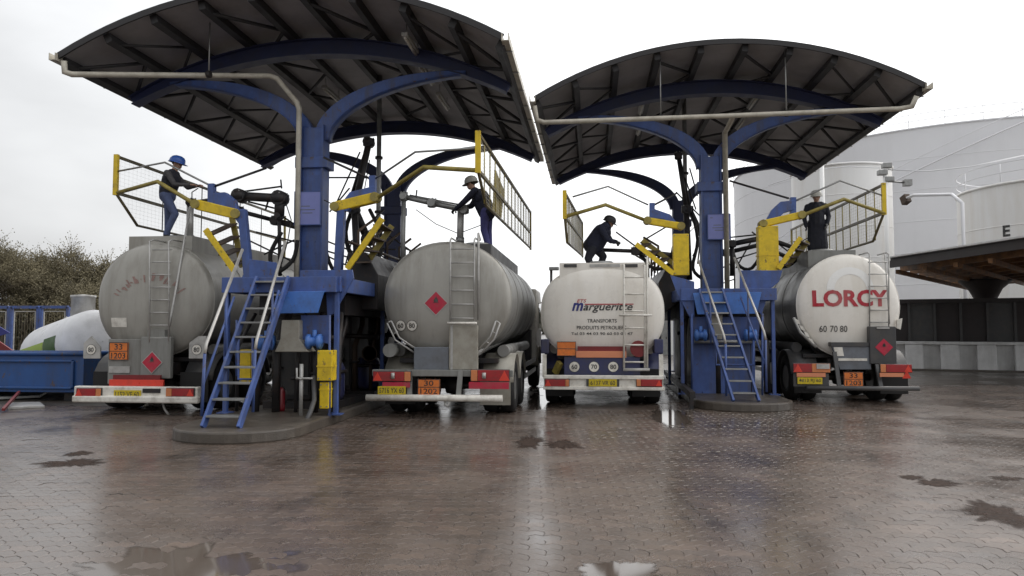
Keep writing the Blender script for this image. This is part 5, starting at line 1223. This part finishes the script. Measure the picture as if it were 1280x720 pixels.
# worker 1: jeans, black vest, grey sleeves, blue helmet; faces right, both hands on the arm's controls
segs = leg((-.02, .09, .92), (-.03, .10, .50), (-.05, .12, .09), (.09, .13, .04), 'jeans') + leg((.0, -.09, .92), (.19, -.08, .55), (.04, -.10, .09), (.18, -.09, .04), 'jeans')
segs += [((-.0, 0, .93), (.0, 0, 1.12), .15, .15, 'jeans'), ((.0, 0, 1.02), (.07, 0, 1.30), .155, .17, 'vest'), ((.07, -.06, 1.30), (.10, -.06, 1.40), .13, .09, 'vest'), ((.07, .06, 1.30), (.10, .06, 1.40), .13, .09, 'vest'), ((.10, 0, 1.42), (.14, 0, 1.53), .058, .054, 'skin')]
w1, w2 = Vector((.46, -.12, 1.14)), Vector((.48, .16, 1.18)); e1, e2 = Vector((.25, -.24, 1.12)), Vector((.26, .24, 1.16))
segs += arm((.08, -.19, 1.38), e1, w1, 'sleeve') + arm((.08, .19, 1.38), e2, w2, 'sleeve') + hand(w1, e1, 'skin', .7, 1) + hand(w2, e2, 'skin', .7, -1)
p1 = person('worker in blue jeans, black vest and blue helmet standing on the leftmost tanker', (-8.90, 14.55, 3.47), R(4), segs, head((.17, 0, 1.61), (1, 0, -.25)), ((.165, 0, 1.645), 'helmb', (1, 0, 0), R(14)))

# worker 2: navy jacket, violet-blue trousers, pale helmet; leans left, both hands on the loading boom
segs = leg((.04, .1, .88), (.05, .11, .48), (.08, .10, .09), (-.05, .12, .04), 'violetj', k=1.12) + leg((.02, -.09, .88), (.0, -.1, .48), (.09, -.1, .09), (-.05, -.1, .04), 'violetj', k=1.12)
segs += [((.03, 0, .88), (.0, 0, .98), .165, .165, 'violetj'), ((.04, 0, .86), (-.10, 0, 1.16), .19, .195, 'navycl'), ((-.10, -.08, 1.16), (-.2, -.07, 1.28), .155, .1, 'navycl'), ((-.10, .08, 1.16), (-.2, .07, 1.28), .155, .1, 'navycl'), ((-.21, 0, 1.29), (-.27, 0, 1.39), .062, .056, 'skin')]
e1, w1 = Vector((-.40, -.22, 1.05)), Vector((-.60, -.13, .93)); e2, w2 = Vector((-.36, .24, 1.04)), Vector((-.57, .12, .96))
segs += arm((-.17, -.21, 1.27), e1, w1, 'navycl', 1.3) + arm((-.17, .21, 1.27), e2, w2, 'navycl', 1.3) + hand(w1, e1, 'boot', .9, 1, 1.1) + hand(w2, e2, 'boot', .9, -1, 1.1)
person('worker in navy jacket and pale helmet leaning left on the second grey tanker', (-2.32, 15.9, 3.27), R(-4), segs, head((-.31, 0, 1.455), (-1, 0, -.3)), ((-.305, 0, 1.495), 'helmg', (-1, 0, 0), R(12))).scale = (1.04, 1.1, 1.06)

# worker 3: dark compact figure hunched over the white tanker's hatches
segs = leg((-.14, -.1, .58), (-.24, -.16, .33), (-.18, -.15, .09), (-.05, -.16, .04), 'vest', k=1.3) + leg((-.08, .1, .58), (.06, .14, .40), (-.02, .14, .09), (.12, .14, .04), 'vest', k=1.25)
segs += [((-.18, 0, .66), (-.08, 0, .74), .2, .19, 'vest'), ((-.12, 0, .68), (.05, 0, .95), .23, .215, 'navycl'), ((.04, -.08, .98), (.14, -.07, 1.08), .165, .12, 'navycl'), ((.04, .08, .98), (.14, .07, 1.08), .165, .12, 'navycl'), ((.15, 0, 1.08), (.19, 0, 1.14), .07, .06, 'vest')]
e1, w1 = Vector((.20, -.26, .76)), Vector((.34, -.12, .70)); e2, w2 = Vector((.22, .25, .78)), Vector((.36, .1, .74))
segs += arm((.06, -.22, 1.02), e1, w1, 'navycl', 1.35) + arm((.08, .22, 1.03), e2, w2, 'navycl', 1.35) + hand(w1, e1, 'boot', .8, 1, 1.1) + hand(w2, e2, 'boot', .8, -1, 1.1)
segs += [((.0, .2, .7), (.1, .18, 1.2), .05, .05, 'boot')]
p3 = person('worker in dark clothes hunched over on top of the white tanker', (.2, 18.0, 2.99), R(-8), segs, head((.23, 0, 1.19), (1, 0, -.5)), ((.225, 0, 1.225), 'boot', (1, 0, 0), R(24)))

# worker 4: long black coat, white helmet, grey glove
segs = leg((-.08, 0, .86), (-.09, -.01, .48), (-.09, 0, .09), (-.11, -.14, .04), 'vest') + leg((.09, 0, .86), (.1, -.01, .48), (.1, .02, .09), (.09, -.12, .04), 'vest')
segs += [((-.08, 0, .30), (-.06, 0, .9), .155, .15, 'vest'), ((.09, 0, .30), (.06, 0, .9), .155, .15, 'vest'), ((0, -.01, .32), (0, 0, .9), .16, .16, 'vest'), ((0, 0, .85), (0, 0, 1.25), .18, .175, 'vest'), ((-.08, 0, 1.2), (-.1, 0, 1.33), .14, .1, 'vest'), ((.08, 0, 1.2), (.1, 0, 1.33), .14, .1, 'vest'), ((0, 0, 1.36), (0, -.01, 1.47), .06, .055, 'skin')]
e1, w1 = Vector((.27, .02, 1.05)), Vector((.22, -.12, .84)); e2, w2 = Vector((-.28, .02, 1.05)), Vector((-.25, -.08, .82))
segs += arm((.2, 0, 1.31), e1, w1, 'vest', 1.2) + arm((-.2, 0, 1.31), e2, w2, 'vest', 1.2) + hand(w1, e1, 'glove', .5, 1, 1.1) + hand(w2, e2, 'vest', .5, -1)
p4 = person('worker in long black coat and white helmet standing on the rightmost tanker', (5.72, 19.4, 3.39), R(-12), segs, head((0, -.03, 1.54), (-.35, -1, -.1)), ((0, -.025, 1.58), 'helmw', (-.35, -1, 0), R(6)))

p3.scale = (1.08, 1.08, 1.02); p4.scale = (1.06, 1.1, 1.03); p1.scale = (1.14, 1.14, 1.02)
# ================================================================== BACKGROUND RIGHT: storage tanks, roof, walls
def storage_tank(label, c, R_, H_, m, courses, rail=True, name='storage_tank', seams=0):
    t = root(name, label, 'storage tank', (c[0], c[1], 0))
    sh = MB(); n = 96
    sh.lathe([(R_, -.005), (R_, H_)], (c[0], c[1], 0), 'z', n, caps=False)
    s = sh.build('shell', m, t)
    q(lambda mm: mm.lathe([(R_ - .02, H_ - .02), (R_ * .5, H_ + R_ * .05), (.01, H_ + R_ * .07)], (c[0], c[1], 0), 'z', n, caps=False)).build('roof', m, t)
    q(lambda mm: mm.lathe([(R_, H_ - .15), (R_ + .09, H_ - .13), (R_ + .09, H_), (R_ - .05, H_ + .01)], (c[0], c[1], 0), 'z', n, caps=False)).build('rim', m, t)
    for k in range(1, courses):
        z = H_ * k / courses
        q(lambda mm: mm.lathe([(R_ + .001, z - .025), (R_ + .018, z - .015), (R_ + .018, z + .015), (R_ + .001, z + .025)], (c[0], c[1], 0), 'z', n, caps=False)).build('weld_seam', m, s)
    if rail:
        rm = MB()
        for h in (.55, 1.1):
            rm.lathe([(R_ - .02, H_ + h - .022), (R_ + .025, H_ + h - .022), (R_ + .025, H_ + h + .022), (R_ - .02, H_ + h + .022), (R_ - .02, H_ + h - .022)], (c[0], c[1], 0), 'z', n, caps=False)
        r_ = rm.build('railing', 'bigtank', t)
        nn = int(2 * math.pi * R_ / 2.6)
        for k in range(nn):
            a_ = 2 * math.pi * k / nn
            if math.sin(a_) > .45: continue
            p_ = (c[0] + R_ * math.cos(a_), c[1] + R_ * math.sin(a_)); Tube([(*p_, H_), (*p_, H_ + 1.1)], .03, 5).build('railing_post', 'bigtank', r_)
    return t
bt = storage_tank('huge grey storage tank with railing behind the rightmost tanker', (38.4, 83.0), 22.3, 18.35, 'bigtank', 7)
# spiral stair stringer on the big tank's face
sp = MB(); pts = []
for k in range(25):
    a_ = R(200 + 62 * k / 24); pts.append((38.4 + 22.75 * math.cos(a_), 83 + 22.75 * math.sin(a_), 8.2 + 10.2 * k / 24))
sp.tube(pts, .07, 6); sp.tube([(x, y, z + 1.0) for x, y, z in pts], .035, 6)
sp.build('spiral_stair', 'bigtank', bt)
tb = storage_tank('white narrow storage tank behind the rightmost gangway', (16.95, 52.0), 3.15, 12.3, 'bigtankw', 6, rail=False)
tcn_ = storage_tank('white storage tank marked E at the right edge of the picture', (27.1, 46.0), 5.0, 9.75, 'bigtankw', 4)
# letter E on tank C
vs, fs = text_faces('E', 1., bold=.03)
xs = [v[0] for v in vs]; ys = [v[1] for v in vs]; cE = aY(1235, 286, 42.3); ang0 = math.atan2(cE.y - 46.0, cE.x - 27.1)
mb = MB(); P = []
for x, y, _ in vs:
    a_ = ang0 + (x - sum(xs) / len(xs)) * .85 / 5.0; P.append((27.1 + 5.02 * math.cos(a_), 46 + 5.02 * math.sin(a_), cE.z + (y - sum(ys) / len(ys)) * .85))
mb.add(P, fs).build('letter', 'ink', tcn_)
# pipework between the tanks
t = root('overhead_pipe', 'grey overhead pipe bent down beside the white tank marked E', 'pipe', (19, 43, 0))
Tube([aY(1128, 250, 46), aY(1142, 244, 45), aY(1190, 243, 43), aY(1203, 254, 42), (aY(1203, 254, 42).x, 42, -.005)], .09, 8).build('pipe', 'bigtank', t)
MB().beam(aY(1129, 252, 46), aY(1135, 247, 45.6), .35, .5).build('flange_box', 'brown', t)
for px_, lab, yt_ in ((1106, 'tall pale vent mast with lamp heads behind the rightmost gangway', 205), (1027, 'pale mast beside the farther canopy, in front of the white tank', 200)):
    p_ = aY(px_, yt_, 44); t = root('vent_mast', lab, 'mast', (p_.x, 44, 0))
    Tube([(p_.x, 44, -.005), (p_.x, 44, p_.z)], .13, 8).build('mast', 'bigtankw', t)
    if px_ == 1106:
        for dz, dx in ((-.1, .1), (-.5, -.15), (-.9, .2)): Box(p_.x + dx - .25, p_.x + dx + .25, 43.8, 44.2, p_.z + dz - .15, p_.z + dz + .15).build('lamp_head', 'steel', t, bev=.04)
        Tube([(p_.x, 44, p_.z - 1), (p_.x + 1.1, 44, p_.z - 1.1)], .05, 6).build('bracket', 'steel', t); Box(p_.x + 1.0, p_.x + 1.4, 43.8, 44.2, p_.z - 1.3, p_.z - .95).build('lamp_head', 'steel', t)
cable('overhead wire sagging from the mast across the grey storage tank', [(1107, 212, 44), (1160, 214, 44), (1215, 208, 44), (1290, 192, 44)], .03, 'bigtank')
cable('lower overhead wire leading left from the mast', [(1100, 210, 44), (1060, 208, 44), (1020, 212, 44), (960, 232, 44)], .025, 'bigtank')

# flat dark shelter roof with a mushroom pillar
zr = 4.0
A_ = aZ(1113, 327, zr); B_ = aZ(1280, 303, zr); B_ = A_ + (B_ - A_) * 1.7; D_ = aZ(1200, 363, zr - .42); D_.z = zr; Cc = D_ + (B_ - A_) * 1.25
t = root('shelter_roof', 'flat dark shelter roof with rusty underside, behind the rightmost tanker', 'shelter', (A_.x + 4, A_.y, 0))
MB().prism([A_, B_, Cc, D_], (0, 0, .12)).build('roof_slab', 'dark', t)
ed = MB(); ed.beam(A_ + Vector((-.03, -.05, -.1)), B_ + Vector((-.03, -.05, -.02)), .08, .26); ed.build('fascia', 'fencew', t)
MB().beam(A_ + Vector((-.08, -.05, .14)), B_ + Vector((-.08, -.05, .14)), .16, .05).build('roof_edge_trim', 'concw', t)
for k in range(9):
    u = (k + .5) / 9; p_ = A_.lerp(D_, u) ; r_ = B_.lerp(Cc, u)
    MB().beam(p_ + Vector((.2, 0, -.16)), r_ + Vector((-.2, 0, -.16)), .14, .3).build('roof_joist', 'rust', t)
for k in range(7):
    u = (k + .4) / 7; p_ = A_.lerp(B_, u); r_ = D_.lerp(Cc, u)
    MB().beam(p_ + Vector((0, .3, -.38)), r_ + Vector((0, 0, -.38)), .12, .14).build('roof_batten', 'rust', t)
pc = aY(1232, 380, 32.3)
q(lambda m: m.lathe([(.36, -.005), (.36, 2.5), (.42, 2.85), (.62, 3.25), (.95, 3.55), (.95, 3.62)], (pc.x, 32.3, 0), 'z', 20)).build('mushroom_pillar', 'fencew', t)
# dark sheet fence and low pale wall with buttress bays
w0, w1_ = Vector((10.2, 32.3, 0)), Vector((24.0, 28.0, 0)); dv = (w1_ - w0).normalized(); nv = Vector((dv.y, -dv.x, 0))
t = root('dark_fence', 'dark ribbed sheet fence behind the low pale wall', 'fence', w0)
Ln = (w1_ - w0).length; nn = 16
for k in range(nn):
    a_, b_ = w0 + dv * (Ln * k / nn + .015), w0 + dv * (Ln * (k + 1) / nn - .015)
    m = MB(); m.beam(a_ + Vector((0, 0, 1.32)), b_ + Vector((0, 0, 1.32)), .05 + .012 * (k % 2), 2.64); m.build('panel', 'fencew' if k % 3 else 'charcoal', t)
    m = MB(); m.beam(a_ + nv * .06 + Vector((0, 0, .0)), a_ + nv * .06 + Vector((0, 0, 2.66)), .09, .12, up=tuple(nv)); m.build('post', 'charcoal', t)
MB().beam(w0 + nv * .06 + Vector((0, 0, 2.72)), w1_ + nv * .06 + Vector((0, 0, 2.72)), .25, .16).build('cap_rail', 'fencew', t)
v0, v1 = w0 + nv * .95, w1_ + nv * .95
t = root('low_wall', 'low pale concrete wall with shadowed bays in front of the dark fence', 'wall', v0)
MB().beam(v0 + Vector((0, 0, .5)), v1 + Vector((0, 0, .5)), .16, 1.02).build('wall_face', 'concw', t)
MB().beam(v0 + Vector((0, 0, 1.06)), v1 + Vector((0, 0, 1.06)), .62, .1).build('coping', 'concw', t)
for k in range(12):
    a_ = v0 + dv * (Ln * (k + .3) / 12)
    m = MB(); ww = .62
    m.prism([a_ + nv * .081 - dv * ww / 2, a_ + nv * .42 - dv * ww / 2, a_ + nv * .30 - dv * ww / 2 + Vector((0, 0, 1.0)), a_ + nv * .081 - dv * ww / 2 + Vector((0, 0, 1.0))], dv * ww); m.build('buttress', 'concw', t, bev=.02)
Beam(v0 + nv * .5 + Vector((0, 0, .03)), v1 + nv * .5 + Vector((0, 0, .03)), .16, .08).build('kerb', 'conc')['kind'] = 'structure'

# white loading shed seen through the farther bay
t = root('white_shed', 'white shed wall with doors seen between the white tanker and the farther platform', 'building', (4.4, 46, 0))
Box(2.6, 9.5, 46, 50, -.005, 3.2).build('wall', 'bigtankw', t)
Box(2.4, 9.7, 45.8, 50.2, 3.2, 3.36).build('roof', 'fencew', t)
for k in range(6):
    x = 3.0 + k * 1.1; d = Box(x, x + .5, 45.94, 46.01, 0, 2.1).build('door', 'steel', t); Box(x + .4, x + .44, 45.9, 45.945, .95, 1.1).build('handle', 'dark', d)
for k in range(7): x = 2.75 + k * 1.05; Box(x, x + .3, 45.95, 46.01, 2.4, 2.95).build('window', 'charcoal', t)
# lamp post
p_ = aY(689, 338, 34); t = root('lamp_post', 'thin lamp post standing behind the gap between grey and white tankers', 'lamp post', (p_.x, 34, 0))
Tube([(p_.x, 34, -.005), (p_.x, 34, p_.z)], .06, 8).build('post', 'dark', t); Box(p_.x - .1, p_.x + .36, 33.88, 34.12, p_.z, p_.z + .16).build('lamp_head', 'steel', t, bev=.03)

# ================================================================== BACKGROUND LEFT
# blue skip
t = root('blue_skip', 'long blue steel skip at the left edge, behind debris', 'skip', (-13.2, 16, 0))
zt_, zb_ = 1.06, .2; xr = aY(105, 447, 15.4).x
Box(-18, xr, 15.4, 15.46, zb_, zt_).build('side_panel', 'skip', t, bev=.01)
Box(-18, xr, 17.6, 17.66, zb_, zt_).build('side_panel', 'skip', t, bev=.01)
Box(xr - .06, xr - .002, 15.462, 17.6, zb_, zt_).build('end_panel', 'skip', t)
Box(-18, xr - .06, 15.462, 17.6, zb_, zb_ + .06).build('floor_plate', 'skip', t)
Tube([(-18, 15.38, zt_), (xr + .02, 15.38, zt_)], .05, 8).build('top_rim', 'skip', t)
Tube([(xr, 15.4, zt_), (xr, 17.66, zt_)], .05, 8).build('top_rim', 'skip', t)
for z in (zb_ + .1, zt_ - .16): MB().beam((-17.9, 15.37, z), (xr - .25, 15.37, z), .06, .06).build('pressed_rib', 'skip', t, bev=.02)
for x in (xr - .24, -15.6): MB().beam((x, 15.37, zb_ + .1), (x, 15.37, zt_ - .16), .06, .06, up=(1, 0, 0)).build('pressed_rib', 'skip', t, bev=.02)
for x in (-17, -14.8, xr - .5):
    for y in (15.7, 17.3): Box(x - .1, x + .1, y - .1, y + .1, -.005, zb_).build('foot', 'dark', t)
# gas tank with dome cover
gx, gy = -14.35, 19.3
t = root('gas_tank', 'white gas tank with green stripe and grey dome cover behind the blue skip', 'tank', (gx, gy, 0))
ax_ = Vector((.86, -.5, .16)).normalized(); Rg = .92; Lg = 2.6; cg = Vector((gx - .1, gy, 1.02)); u_ = ax_.orthogonal().normalized()
s_ = Vector((0, 0, 1)).cross(ax_).normalized(); up_ = ax_.cross(s_)
def gpt(l, a_, r_): return cg + ax_ * l + (s_ * math.cos(a_) + up_ * math.sin(a_)) * r_
prof = [(-Lg / 2 - .35 * math.cos(k * math.pi / 12), Rg * max(.01, math.sin(k * math.pi / 12))) for k in range(7)] + [(Lg / 2 + .35 * math.sin(k * math.pi / 12), Rg * max(.01, math.cos(k * math.pi / 12))) for k in range(7)]
n = 32; vs = [gpt(l, 2 * math.pi * j / n, r_) for l, r_ in prof for j in range(n)]
MB().add(vs, [(i * n + j, i * n + (j + 1) % n, (i + 1) * n + (j + 1) % n, (i + 1) * n + j) for i in range(len(prof) - 1) for j in range(n)], True).build('shell', 'lpg', t)
front = math.pi if s_.y > 0 else 0.
def deco(l0, l1, a0, a1, m, nm, off=.006): MB().grid(lambda u, v: gpt(l0 + (l1 - l0) * u, (front - (a0 + (a1 - a0) * v)) if front else a0 + (a1 - a0) * v, Rg + off), 8, 6).build(nm, m, t)
deco(-1.25, .25, -.3, .22, 'green', 'green_stripe'); deco(.27, 1.0, -.3, .3, 'dgreen', 'dark_green_stripe')
dm = cg + ax_ * .42 + Vector((0, 0, Rg - .12))
q(lambda m: m.lathe([(.30, 0), (.30, .58), (.32, .6), (.32, .66), (.001, .69)], dm, 'z', 24)).build('dome_cover', 'pale', t)
for l in (-.9, .9):
    c = cg + ax_ * l; MB().prism([c + s_ * .7 - Vector((0, 0, .3)), c - s_ * .7 - Vector((0, 0, .3)), Vector((c.x - s_.x * .6, c.y - s_.y * .6, -.01)), Vector((c.x + s_.x * .6, c.y + s_.y * .6, -.01))], ax_ * .12).build('cradle', 'dark', t)
c = cg + ax_ * -.6 + Vector((0, 0, Rg)); q(lambda m: m.lathe([(.05, -.05), (.05, .08), (.08, .09), (.001, .12)], c, 'z', 12)).build('lifting_lug', 'pale', t)
# blue framed mesh panels behind
t = root('blue_frame_fence', 'blue framed mesh fence panels at far left behind the gas tank', 'fence', (-21, 25, 0))
for k in range(4):
    x0 = aY(-60 + 37 * k, 400, 24).x; x1 = aY(-60 + 37 * (k + 1) - 3, 400, 24).x; zt_ = aY(20, 384, 24).z
    for p0, p1 in (((x0, 0), (x0, zt_)), ((x1, 0), (x1, zt_)), ((x0, zt_), (x1, zt_)), ((x0, .35), (x1, .35))): MB().beam((p0[0], 24, p0[1]), (p1[0], 24, p1[1]), .1, .1, up=(0, 1, 0)).build('frame_bar', 'blue', t)
    i_ = MB(); i_.beam((x0 + .12, 24, zt_ - .15), (x1 - .12, 24, zt_ - .15), .03, .03); i_.beam((x0 + .12, 24, .5), (x1 - .12, 24, .5), .03, .03)
    i_.beam((x0 + .12, 24, .5), (x0 + .12, 24, zt_ - .15), .03, .03, up=(0, 1, 0)); i_.beam((x1 - .12, 24, .5), (x1 - .12, 24, zt_ - .15), .03, .03, up=(0, 1, 0)); i_.build('inner_frame', 'pale', t)
    for j in range(1, 10): x = x0 + (x1 - x0) * j / 10; Tube([(x, 24, .36), (x, 24, zt_ - .02)], .005, 4).build('mesh_wire', 'brownolive', t)
# scraps
def scrap(name, label, cat, m, pts, th, org=None):
    o = MB().prism(pts, (0, 0, th)).build(name, m, bev=.008, org=pts[0]); tag(o, label, cat)
scrap('board', 'pale flat board lying on the ground before the blue skip', 'board', 'pale', [aZ(10, 512, .0), aZ(56, 510, .0), aZ(50, 505, .0), aZ(12, 506, .0)], .05)
scrap('board', 'grey board lying behind the pale board under the skip', 'board', 'steel', [aZ(-10, 500, .02), aZ(50, 497, .02), aZ(60, 491, .02), aZ(6, 493, .02)], .06)
MB().beam(aZ(4, 512, .06), aY(24, 490, 14.9), .05, .05).build('red_bar', 'darkred', org=aZ(4, 512, 0))
tag(bpy.data.objects['red_bar'], 'dark red steel bar leaning on the boards at the left edge', 'bar')
t = root('red_trough', 'red sloping sheet behind the blue skip at the left edge', 'sheet', (-19.5, 20.5, 0))
MB().prism([aY(-40, 418, 21), aY(-5, 424, 21), aY(18, 440, 21), aY(18, 470, 21), aY(-40, 470, 21)], (0, .05, 0)).build('sheet', 'darkred', t)
bl_ = aY(4, 415, 22.5); t = root('blue_pennant', 'small blue triangular panel at the left edge before the fence', 'panel', (bl_.x, 22.5, 0))
MB().prism([aY(-8, 404, 22.5), aY(12, 416, 22.5), aY(-8, 422, 22.5)], (0, .04, 0)).build('panel', 'blueink', t); Tube([(aY(-7, 404, 22.5).x, 22.52, -.005), aY(-7, 404, 22.52)], .03, 6).build('post', 'dark', t)

# bare winter trees and hedge behind the skip
def tree(label, x, y, H_, seed, leafm='twig'):
    rs = random.Random(seed); t = root('winter_tree', label, 'tree', (x, y, 0), 'bare trees behind the skip')
    tr = MB(); tw = MB()
    def br(p, d, L_, r_, lv):
        q_ = p + d * L_; tr.tube([p, p.lerp(q_, .5) + Vector((rs.uniform(-1, 1), rs.uniform(-1, 1), 0)) * L_ * .05, q_], [r_, r_ * .8, r_ * .62], 5 if lv < 2 else 3, cap=False)
        if lv >= 4:
            for k in range(20):
                a_ = p.lerp(q_, rs.uniform(.1, 1.1)); e = a_ + (d * .5 + Vector((rs.gauss(0, .6), rs.gauss(0, .6), rs.gauss(.25, .5)))) * rs.uniform(.35, .8)
                sd = (e - a_).cross(Vector((rs.gauss(0, 1), rs.gauss(0, 1), rs.gauss(0, 1)))).normalized() * .012
                tw.add([a_ - sd, a_ + sd, e], [(0, 1, 2)])
                for j in range(3):
                    c = a_.lerp(e, rs.uniform(.4, 1)); s1 = Vector((rs.gauss(0, 1), rs.gauss(0, 1), rs.gauss(0, 1))).normalized() * .048; s2 = s1.orthogonal().normalized() * .03
                    tw.add([c - s1, c + s2, c + s1, c - s2], [(0, 1, 2, 3)])
            return
        for k in range(3 if lv < 3 else 3):
            nd = (d + Vector((rs.gauss(0, .5), rs.gauss(0, .5), rs.gauss(.12, .3)))).normalized()
            br(p.lerp(q_, rs.uniform(.55, 1)), nd, L_ * rs.uniform(.62, .85), r_ * .6, lv + 1)
    ns = rs.choice([2, 3])
    for k in range(ns): br(Vector((x + rs.uniform(-.3, .3), y + rs.uniform(-.3, .3), -.02)), Vector((rs.gauss(0, .22), rs.gauss(0, .2), 1)).normalized(), H_ * .3, .09, 0)
    tr.build('trunk', 'bark', t); tw.build('crown', leafm, t)
TL = ['leftmost bare tree behind the skip', 'second bare tree from the left edge behind the gas tank', 'third bare tree from the left edge behind the gas tank', 'fourth bare tree from the left edge', 'bare tree just above the grey dome cover', 'bare tree right of the dome cover',
      'bare tree nearest the leftmost tanker', 'bare tree hidden partly behind the leftmost tanker', 'low bare tree at the far left edge', 'low bare tree between the gas tank and the leftmost tanker']
for k, (px_, Y, top) in enumerate([(2, 40, 290), (24, 42, 300), (48, 41, 296), (68, 40, 318), (92, 42, 306), (114, 41, 310), (132, 43, 316), (160, 42, 318), (-14, 37, 300), (122, 36, 345)]):
    p_ = aY(px_, 410, Y); H_ = aY(px_, top - 14, Y).z * (1.2, .92, 1.1, .86, 1.12, 1.0, .84, 1.05, 1.15, 1.0)[k]
    tree(TL[k], p_.x, Y, H_, 20 + k)
hg_ = MB(); rs = random.Random(9)
for k in range(9000):
    px_ = rs.uniform(-120, 330); Y = rs.uniform(43.5, 46.5); x = aY(px_, 400, Y).x; hh = 2.6 + .7 * math.sin(x * .9) + .4 * math.sin(x * 2.3)
    z = hh * rs.random() ** .8; c = Vector((x, Y, z)); s1 = Vector((rs.gauss(0, 1), rs.gauss(0, 1), rs.gauss(0, 1))).normalized() * .17; s2 = s1.orthogonal().normalized() * .1
    hg_.add([c - s1, c + s2, c + s1, c - s2], [(0, 1, 2, 3)])
hg_.build('hedge', 'leafy')['kind'] = 'stuff'
fw = MB()
for k in range(9000):
    x = rs.uniform(-260, 260); Y = rs.uniform(190, 205); z = (5 + 2 * math.sin(x * .11) + 1.3 * math.sin(x * .37)) * rs.random() ** .7; c = Vector((x, Y, z)); s1 = Vector((rs.gauss(0, 1), rs.gauss(0, .4), rs.gauss(0, 1))).normalized() * 1.3; s2 = s1.orthogonal().normalized() * .8
    fw.add([c - s1, c + s2, c + s1, c - s2], [(0, 1, 2, 3)])
fw.build('distant_wood', 'leafy')['kind'] = 'stuff'
